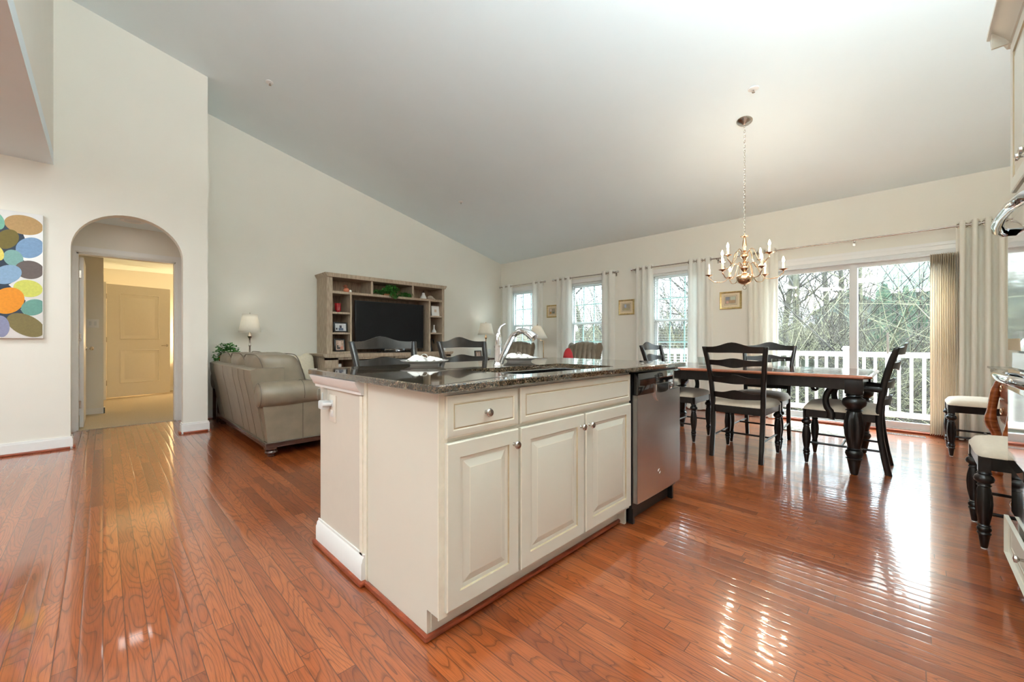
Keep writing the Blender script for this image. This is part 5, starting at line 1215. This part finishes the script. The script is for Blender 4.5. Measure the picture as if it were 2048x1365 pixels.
# carved chest between the two side chairs at the right wall
t = thing('carved_chest', 'carved mahogany bow chest with claw feet and dark marble top against the right wall', 'chest', (4.5, -0.68, 0))
MB().box(4.0, 4.93, -0.92, -0.50, 0.42, 0.80, bev=0.01).build('body', WALNUT, t)
mt = MB()
mt.box(3.97, 4.96, -0.935, -0.435, 0.835, 0.85, bev=0.004).box(3.985, 4.945, -0.93, -0.45, 0.80, 0.835, bev=0.010); mt.build('marble_top', MARB, t)
for k, z in enumerate((0.45, 0.62)):
    d = MB().box(4.08, 4.86, -0.502, -0.490, z, z + 0.15, bev=0.003).build('drawer', WALNUT, t)
    for x in (4.25, 4.69): MB().tube([(x + 0.03*math.cos(q), -0.480, z + 0.075 + 0.022*math.sin(q)) for q in [2*PI*i/16 for i in range(16)]], 0.004, 6, closed=True).box(x - 0.02, x + 0.02, -0.490, -0.484, z + 0.08, z + 0.105).build('pull', BRASS, d)
for x in (4.02, 4.90):
    for y in (-0.50, -0.87):
        s = 1 if y > -0.6 else -1
        y = y if s == 1 else -0.81
        MB().tube(*smooth_path([(x, y - 0.01, 0.78), (x, y + s*0.025, 0.66), (x, y + s*0.045, 0.52), (x, y + s*0.05, 0.42), (x, y + s*0.015, 0.30), (x, y - s*0.005, 0.16), (x, y + s*0.01, 0.06), (x, y + s*0.02, 0.02), (x, y + s*0.02, 0.0)], [0.022, 0.028, 0.026, 0.036, 0.028, 0.020, 0.026, 0.034, 0.030]), 14).build('leg', WALNUT, t)

# sprinkler heads on the ceiling
for i, (x, y, lab) in enumerate(((1.349, 5.239, 'small white sprinkler disc high on the ceiling above the sofa'), (4.178, 1.021, 'small white sprinkler disc on the ceiling near the chandelier canopy'), (4.17, 5.302, 'small white sprinkler disc low on the sloped ceiling above the television'))):
    t = thing('sprinkler_head', lab, 'sprinkler', (x, y, zc(x)), 'ceiling sprinklers')
    MB().lathe([(0.001, -0.012), (0.02, -0.012), (0.045, -0.004), (0.045, 0.004)], (x, y, zc(x)), 20).build('plate', TRIM, t)
    MB().lathe([(0.006, -0.035), (0.014, -0.033), (0.006, -0.028), (0.006, -0.010)], (x, y, zc(x)), 10).build('nozzle', NICKEL, t)
#PART3

# ------------------------------------------------------------------ outdoors: deck, railing, trees, houses
DZT = -0.06
struct('deck_floor', MB().box(XW + 0.15, 7.50, -3.2, 4.6, DZT - 0.05, DZT), DECK)
struct('ground', MB().box(XW + 0.3, 90, -60, 70, -3.1, -3.0), LAWN)
t = thing('deck_railing', 'white vinyl deck railing with square balusters outside the sliding door', 'railing', (7.35, 0.6, DZT))
RX = 7.35
for ya, yb in ((-3.1, 0.585), (0.675, 2.55), (2.64, 4.5)):
    MB().box(RX - 0.035, RX + 0.035, ya, yb, 0.872, 0.90, bev=0.006).box(RX - 0.02, RX + 0.02, ya, yb, 0.83, 0.872).build('top_rail', VINYL, t)
    MB().box(RX - 0.02, RX + 0.02, ya, yb, 0.045, 0.115, bev=0.004).build('bottom_rail', VINYL, t)
    y = ya + 0.075
    while y < yb - 0.04: MB().box(RX - 0.017, RX + 0.017, y - 0.017, y + 0.017, 0.11, 0.84).build('baluster', VINYL, t); y += 0.116
for y in (0.63, 2.595, -3.14, 4.54):
    p = MB().box(RX - 0.045, RX + 0.045, y - 0.045, y + 0.045, DZT, 0.93).build('post', VINYL, t)
    MB().box(RX - 0.06, RX + 0.06, y - 0.06, y + 0.06, 0.93, 0.95, bev=0.004).prism([(RX - 0.05, 0.95), (RX + 0.05, 0.95), (RX, 0.975)], 'y', y - 0.05, y + 0.05).build('post_cap', VINYL, p)
def raw_tubes(name, segs, m, parent=None, k=4):
    """segs: list of (p0, p1, r0, r1); one mesh"""
    V, F = [], []; ox = parent.location.x if parent is not None else 0
    segs = [q for q in segs if min(q[0].x, q[1].x) + ox > 8.2]
    for p0, p1, r0, r1 in segs:
        u, v = frame_for(p1 - p0); b0 = len(V)
        for p, r in ((p0, r0), (p1, r1)):
            for i in range(k): a = 2*PI*i/k; V.append(tuple(p + (u*math.cos(a) + v*math.sin(a))*r))
        for i in range(k): F.append((b0+i, b0+(i+1) % k, b0+k+(i+1) % k, b0+k+i))
    me = bpy.data.meshes.new(name); me.from_pydata(V, [], F); me.materials.append(m); me.shade_smooth()
    o = bpy.data.objects.new(name, me); C.objects.link(o)
    if parent is not None: o.parent = parent
    return o
def grow(R_, p, d, L, r, depth, segs, maxd, wob=0.25, upb=0.10):
    n = 4; q = p.copy(); dd = d.copy()
    for i in range(n):
        dd = (dd + Vector((R_.gauss(0, wob), R_.gauss(0, wob), R_.gauss(0, wob) + upb))*0.35).normalized()
        nx = q + dd*L/n; rr_ = r*(1 - 0.5*(i+1)/n); segs.append((q.copy(), nx.copy(), r*(1 - 0.5*i/n), rr_)); q = nx
        if depth < maxd and (i > 0 or depth > 0):
            for _ in range(1 if R_.random() < 0.6 else 2):
                u, v = frame_for(dd); a = R_.random()*2*PI; sp_ = 0.6 + 0.6*R_.random()
                nd = (dd + (u*math.cos(a) + v*math.sin(a))*sp_).normalized()
                grow(R_, q, nd, L*(0.45 + 0.3*R_.random()), rr_*0.55, depth+1, segs, maxd, wob, upb)
def tree(x, y, H, r, seed, label, maxd=3, m=None, group='bare trees beyond the deck', first=0.3):
    R_ = random.Random(seed)
    t = thing('bare_tree', label, 'tree', (x, y, -3.0), group)
    trunk, br = [], []
    p = Vector((0, 0, 0)); d = Vector((R_.gauss(0, 0.03), R_.gauss(0, 0.03), 1)).normalized(); n = 12
    for i in range(n):
        d = (d + Vector((R_.gauss(0, 0.04), R_.gauss(0, 0.04), 0.03))).normalized(); q = p + d*H/n
        r0, r1 = r*(1 - 0.75*i/n), r*(1 - 0.75*(i+1)/n); trunk.append((p.copy(), q.copy(), r0, r1)); p = q
        if i/n > first:
            for _ in range(3):
                a = R_.random()*2*PI; nd = Vector((math.cos(a), math.sin(a), 0.45 + 0.5*R_.random())).normalized()
                grow(R_, p, nd, H*(0.16 + 0.12*R_.random()), r1*0.42, 1, br, maxd)
    raw_tubes('trunk', trunk, m or BARK, t, 8); raw_tubes('branches', br, TWIG if seed % 2 else TWIGL, t, 3)
    return t
tree(13.0, 2.15, 13, 0.105, 11, 'thick bare trunk seen through the left door pane', group=None)
tree(15.0, 1.35, 14, 0.085, 12, 'straight pale trunk just left of the door centre stile', group=None)
tree(14.0, 0.92, 12, 0.06, 13, 'slender mossy trunk just right of the door centre stile', group=None)
tree(12.0, 4.55, 10, 0.13, 15, 'bare leaning tree seen through the third window', group=None, first=0.2)
tree(15.5, 3.2, 12, 0.12, 17, 'bare tree behind the curtain gap left of the door', group=None)
tree(14.5, 9.5, 12, 0.14, 19, 'bare tree seen through the middle window', group=None)
tree(15.0, 14.5, 12, 0.14, 21, 'bare tree seen through the corner window', group=None)
tree(17.0, -2.4, 12, 0.12, 23, 'bare tree right of the green roofed house, behind the vertical blinds', group=None)
tree(18.0, 2.0, 13, 0.12, 25, 'bare tree between the thick trunk and the pale trunk', group=None)
tree(18.5, 6.0, 13, 0.12, 27, 'bare tree far behind the third window', group=None)
# tangled brush
R_ = random.Random(99)

def brush(name, n, x0, x1, y0, y1, hmax, m, label, seed, lean=0.6, z0=-3.0):
    R_ = random.Random(seed); segs = []
    for _ in range(n):
        p = Vector((R_.uniform(x0, x1), R_.uniform(y0, y1), z0)); d = Vector((R_.gauss(0, lean), R_.gauss(0, lean), 1)).normalized(); L = hmax*(0.5 + 0.5*R_.random())
        q = p; r_ = 0.012 + 0.012*R_.random()
        for i in range(7):
            d = (d + Vector((R_.gauss(0, 0.22), R_.gauss(0, 0.22), R_.gauss(-0.04, 0.12)))).normalized(); nx = q + d*L/7
            segs.append((q, nx, r_, r_*0.85)); q = nx; r_ *= 0.85
            for _k in range(2):
                d2 = (d + Vector((R_.gauss(0, 0.8), R_.gauss(0, 0.8), R_.gauss(0, 0.5)))).normalized(); segs.append((q, q + d2*L*0.16, r_*0.5, r_*0.2))
    o = raw_tubes(name, segs, m, None, 3); tag(o, label, 'brush', kind='stuff'); return o
brush('undergrowth', 1800, 10.5, 15.0, -3.0, 12, 6.6, TWIG, 'dark tangled winter brush behind the deck railing', 31)
brush('undergrowth', 1500, 11.0, 17.0, -3.5, 14, 7.6, TWIGL, 'pale tangled winter brush behind the deck railing', 32)
brush('undergrowth', 900, 9.0, 11.0, -2.5, 9, 4.4, mat('olive_twig', srgb(54, 56, 34), 0.9, vary=0.3), 'low olive brush right below the deck', 33, lean=1.0)
brush('saplings', 300, 12.0, 18.0, -3.5, 9, 11.0, TWIG, 'tall thin bare saplings rising out of the brush against the sky', 34, lean=0.16)
def blob(x, y, z, rx, ry, rz, m, seed, name, label, cat='bush', grp=None, amp=0.22, kind=None):
    mb = MB()
    def f(u, v):
        a, b_ = 2*PI*u, PI*v; d = Vector((math.sin(b_)*math.cos(a), math.sin(b_)*math.sin(a), -math.cos(b_)))
        k = 1 + amp*noise.fractal(d*2.2 + Vector((seed*3.1, 0, 0)), 1.0, 2.0, 4)
        return (x + rx*d.x*k, y + ry*d.y*k, z + rz*d.z*k)
    mb.grid(f, 56, 32, cu=True); o = mb.build(name, m, smooth=1.5); tag(o, label, cat, grp, kind); move_origin(o, (x, y, z - rz)); return o
HILL = granny('brown_thicket', srgb(36, 36, 25), srgb(66, 61, 44), 2.4, (1, 1, 0.5), 0.95, 1.0)
mb = MB()
mb.grid(lambda u, v: (19 + 3*v + 0.8*noise.noise(Vector((u*30, v*4, 0))), 1.9 + 24*u, -3.05 + (4.9 + 0.7*noise.noise(Vector((u*26, 5, 0))) + 0.35*noise.noise(Vector((u*90, 2, 0))))*v), 260, 10)
o = mb.build('treeline', HILL, smooth=1.5); tag(o, 'brown mass of distant thicket at the end of the yard', 'thicket', kind='stuff')
# neighbour houses
SID = mat('grey_green_siding', srgb(76, 86, 78), 0.8, vary=0.1, stretch=(1, 1, 12), scale=2); ROOF = mat('green_grey_shingle', srgb(48, 68, 57), 0.85, vary=0.2, scale=12)
SID2 = mat('pale_green_siding', srgb(108, 136, 120), 0.8, vary=0.06, stretch=(1, 1, 14), scale=2)
t = thing('neighbour_house', 'grey gabled house behind the trees in the left door pane', 'house', (30, 1.5, -3))
MB().prism([(-0.9, -3), (4.1, -3), (4.1, 2.9), (2.6, 3.9), (-0.9, 3.9 - 2.0)], 'x', 30, 36).build('wall', SID, t)
rf = MB(); rf.prism([(4.35, 2.65), (2.6, 3.85), (-1.2, 1.7), (-1.2, 1.85), (2.6, 4.02), (4.35, 2.85)], 'x', 29.7, 36.3); rf.build('roof', ROOF, t)
MB().prism([(4.35, 2.62), (2.6, 3.82), (2.6, 4.04), (4.35, 2.84)], 'x', 29.66, 29.72).build('fascia', VINYL, t)
t = thing('green_house', 'long low house with green roof behind the right door pane', 'house', (22, -3, -3))
MB().box(22, 28, -9, 0.75, -3.0, 3.02).build('wall', SID2, t)
MB().prism([(22 - 0.45, 3.0), (25, 5.1), (28.4, 3.0)], 'y', -9.3, 0.98).build('roof', ROOF, t)
MB().box(21.5, 21.56, -9.3, 0.98, 2.90, 3.03).build('fascia', VINYL, t)
for i, (y, pos) in enumerate(((0.35, 'next to the slender trunk'), (-0.30, 'middle one of three'), (-0.98, 'nearest the vertical blinds'))):
    blob(18.0, y*0.87 + 0.33, -0.35, 0.46, 0.42, 2.95, EVER, i + 1, 'evergreen_shrub', 'tall rounded evergreen shrub by the green house, ' + pos, 'shrub', 'rounded evergreens by the green house')

# ------------------------------------------------------------------ added fill lights, bedroom lamp and daylight
def add_fill_panel(x, y, lab):  # unseen panels added behind the camera to brighten the room
    t = thing('fill_light_panel', lab, 'ceiling light', (x, y, 2.74), 'added fill light panels in the low ceiling')
    MB().box(x - 0.62, x + 0.62, y - 0.32, y + 0.32, 2.70, 2.74, bev=0.004).build('frame', TRIM, t)
    MB().box(x - 0.58, x + 0.58, y - 0.28, y + 0.28, 2.693, 2.701).build('diffuser', DIFF, t)
    area('fill_panel_lamp', (x, y, 2.685), (0, 0, 0), 1.1, 0.5, KL, (0.80, 0.93, 1.0))
KL = 11
for x, y in ((-1.4, 0.8), (-1.4, 2.8), (-3.0, 1.8), (-1.4, 4.6)): add_fill_panel(x, y, 'added white fill light panel over the kitchen behind the camera')
# fill uplight added on unseen wall cabinets behind the camera to brighten the ceiling
t = thing('wall_cabinet', 'row of cream wall cabinets behind the camera with an added fill light on top', 'cabinet', (0.6, -0.75, 1.45))
MB().box(-0.8, 2.05, -0.93, -0.60, 1.45, 2.38).build('body', CAB, t)
for k in range(4): MB().box(-0.78 + k*0.71, -0.10 + k*0.71, -0.60, -0.582, 1.46, 2.37, bev=0.004).build('door', CAB, t)
MB().box(-0.6, 1.9, -0.85, -0.70, 2.38, 2.40).build('fill_strip', DIFF, t)
area('fill_uplight', (0.65, -0.76, 2.43), (PI, 0, 0), 2.4, 0.12, 205, (0.84, 0.94, 1.0))
# bedroom lamp
point('bedroom_lamp_light', (1.35, 10.75, 1.15), 26, (1.0, 0.70, 0.38), 0.12)
t = thing('bedside_lamp', 'small lit lamp hidden at the right inside the bedroom', 'lamp', (1.35, 10.75, 0.7))
MB().lathe([(0.001, 0), (0.07, 0), (0.03, 0.05), (0.015, 0.2), (0.015, 0.3)], (1.35, 10.75, 0.70), 16).build('base', BRASS, t)
t2 = thing('nightstand', 'nightstand under the bedroom lamp', 'nightstand', (1.35, 10.8, 0.008))
MB().box(1.1, 1.6, 10.6, 11.05, 0.4, 0.70).build('body', DKWOOD, t2)
for x in (1.12, 1.58):
    for y in (10.62, 11.03): MB().box(x - 0.015, x + 0.015, y - 0.015, y + 0.015, 0.008, 0.4).build('leg', DKWOOD, t2)
# daylight through the openings
for (y0, y1, z0, z1, x, ry) in [(DY0, DY1, 0, DZ, XW + 0.16, PI/2)] + [(a, b_, WZ0, WZ1, XW + 0.16, PI/2) for a, b_ in WINS]:
    o = area('window_portal', (x, (y0 + y1)/2, (z0 + z1)/2), (0, ry, 0), z1 - z0, y1 - y0, 1); o.data.cycles.is_portal = True
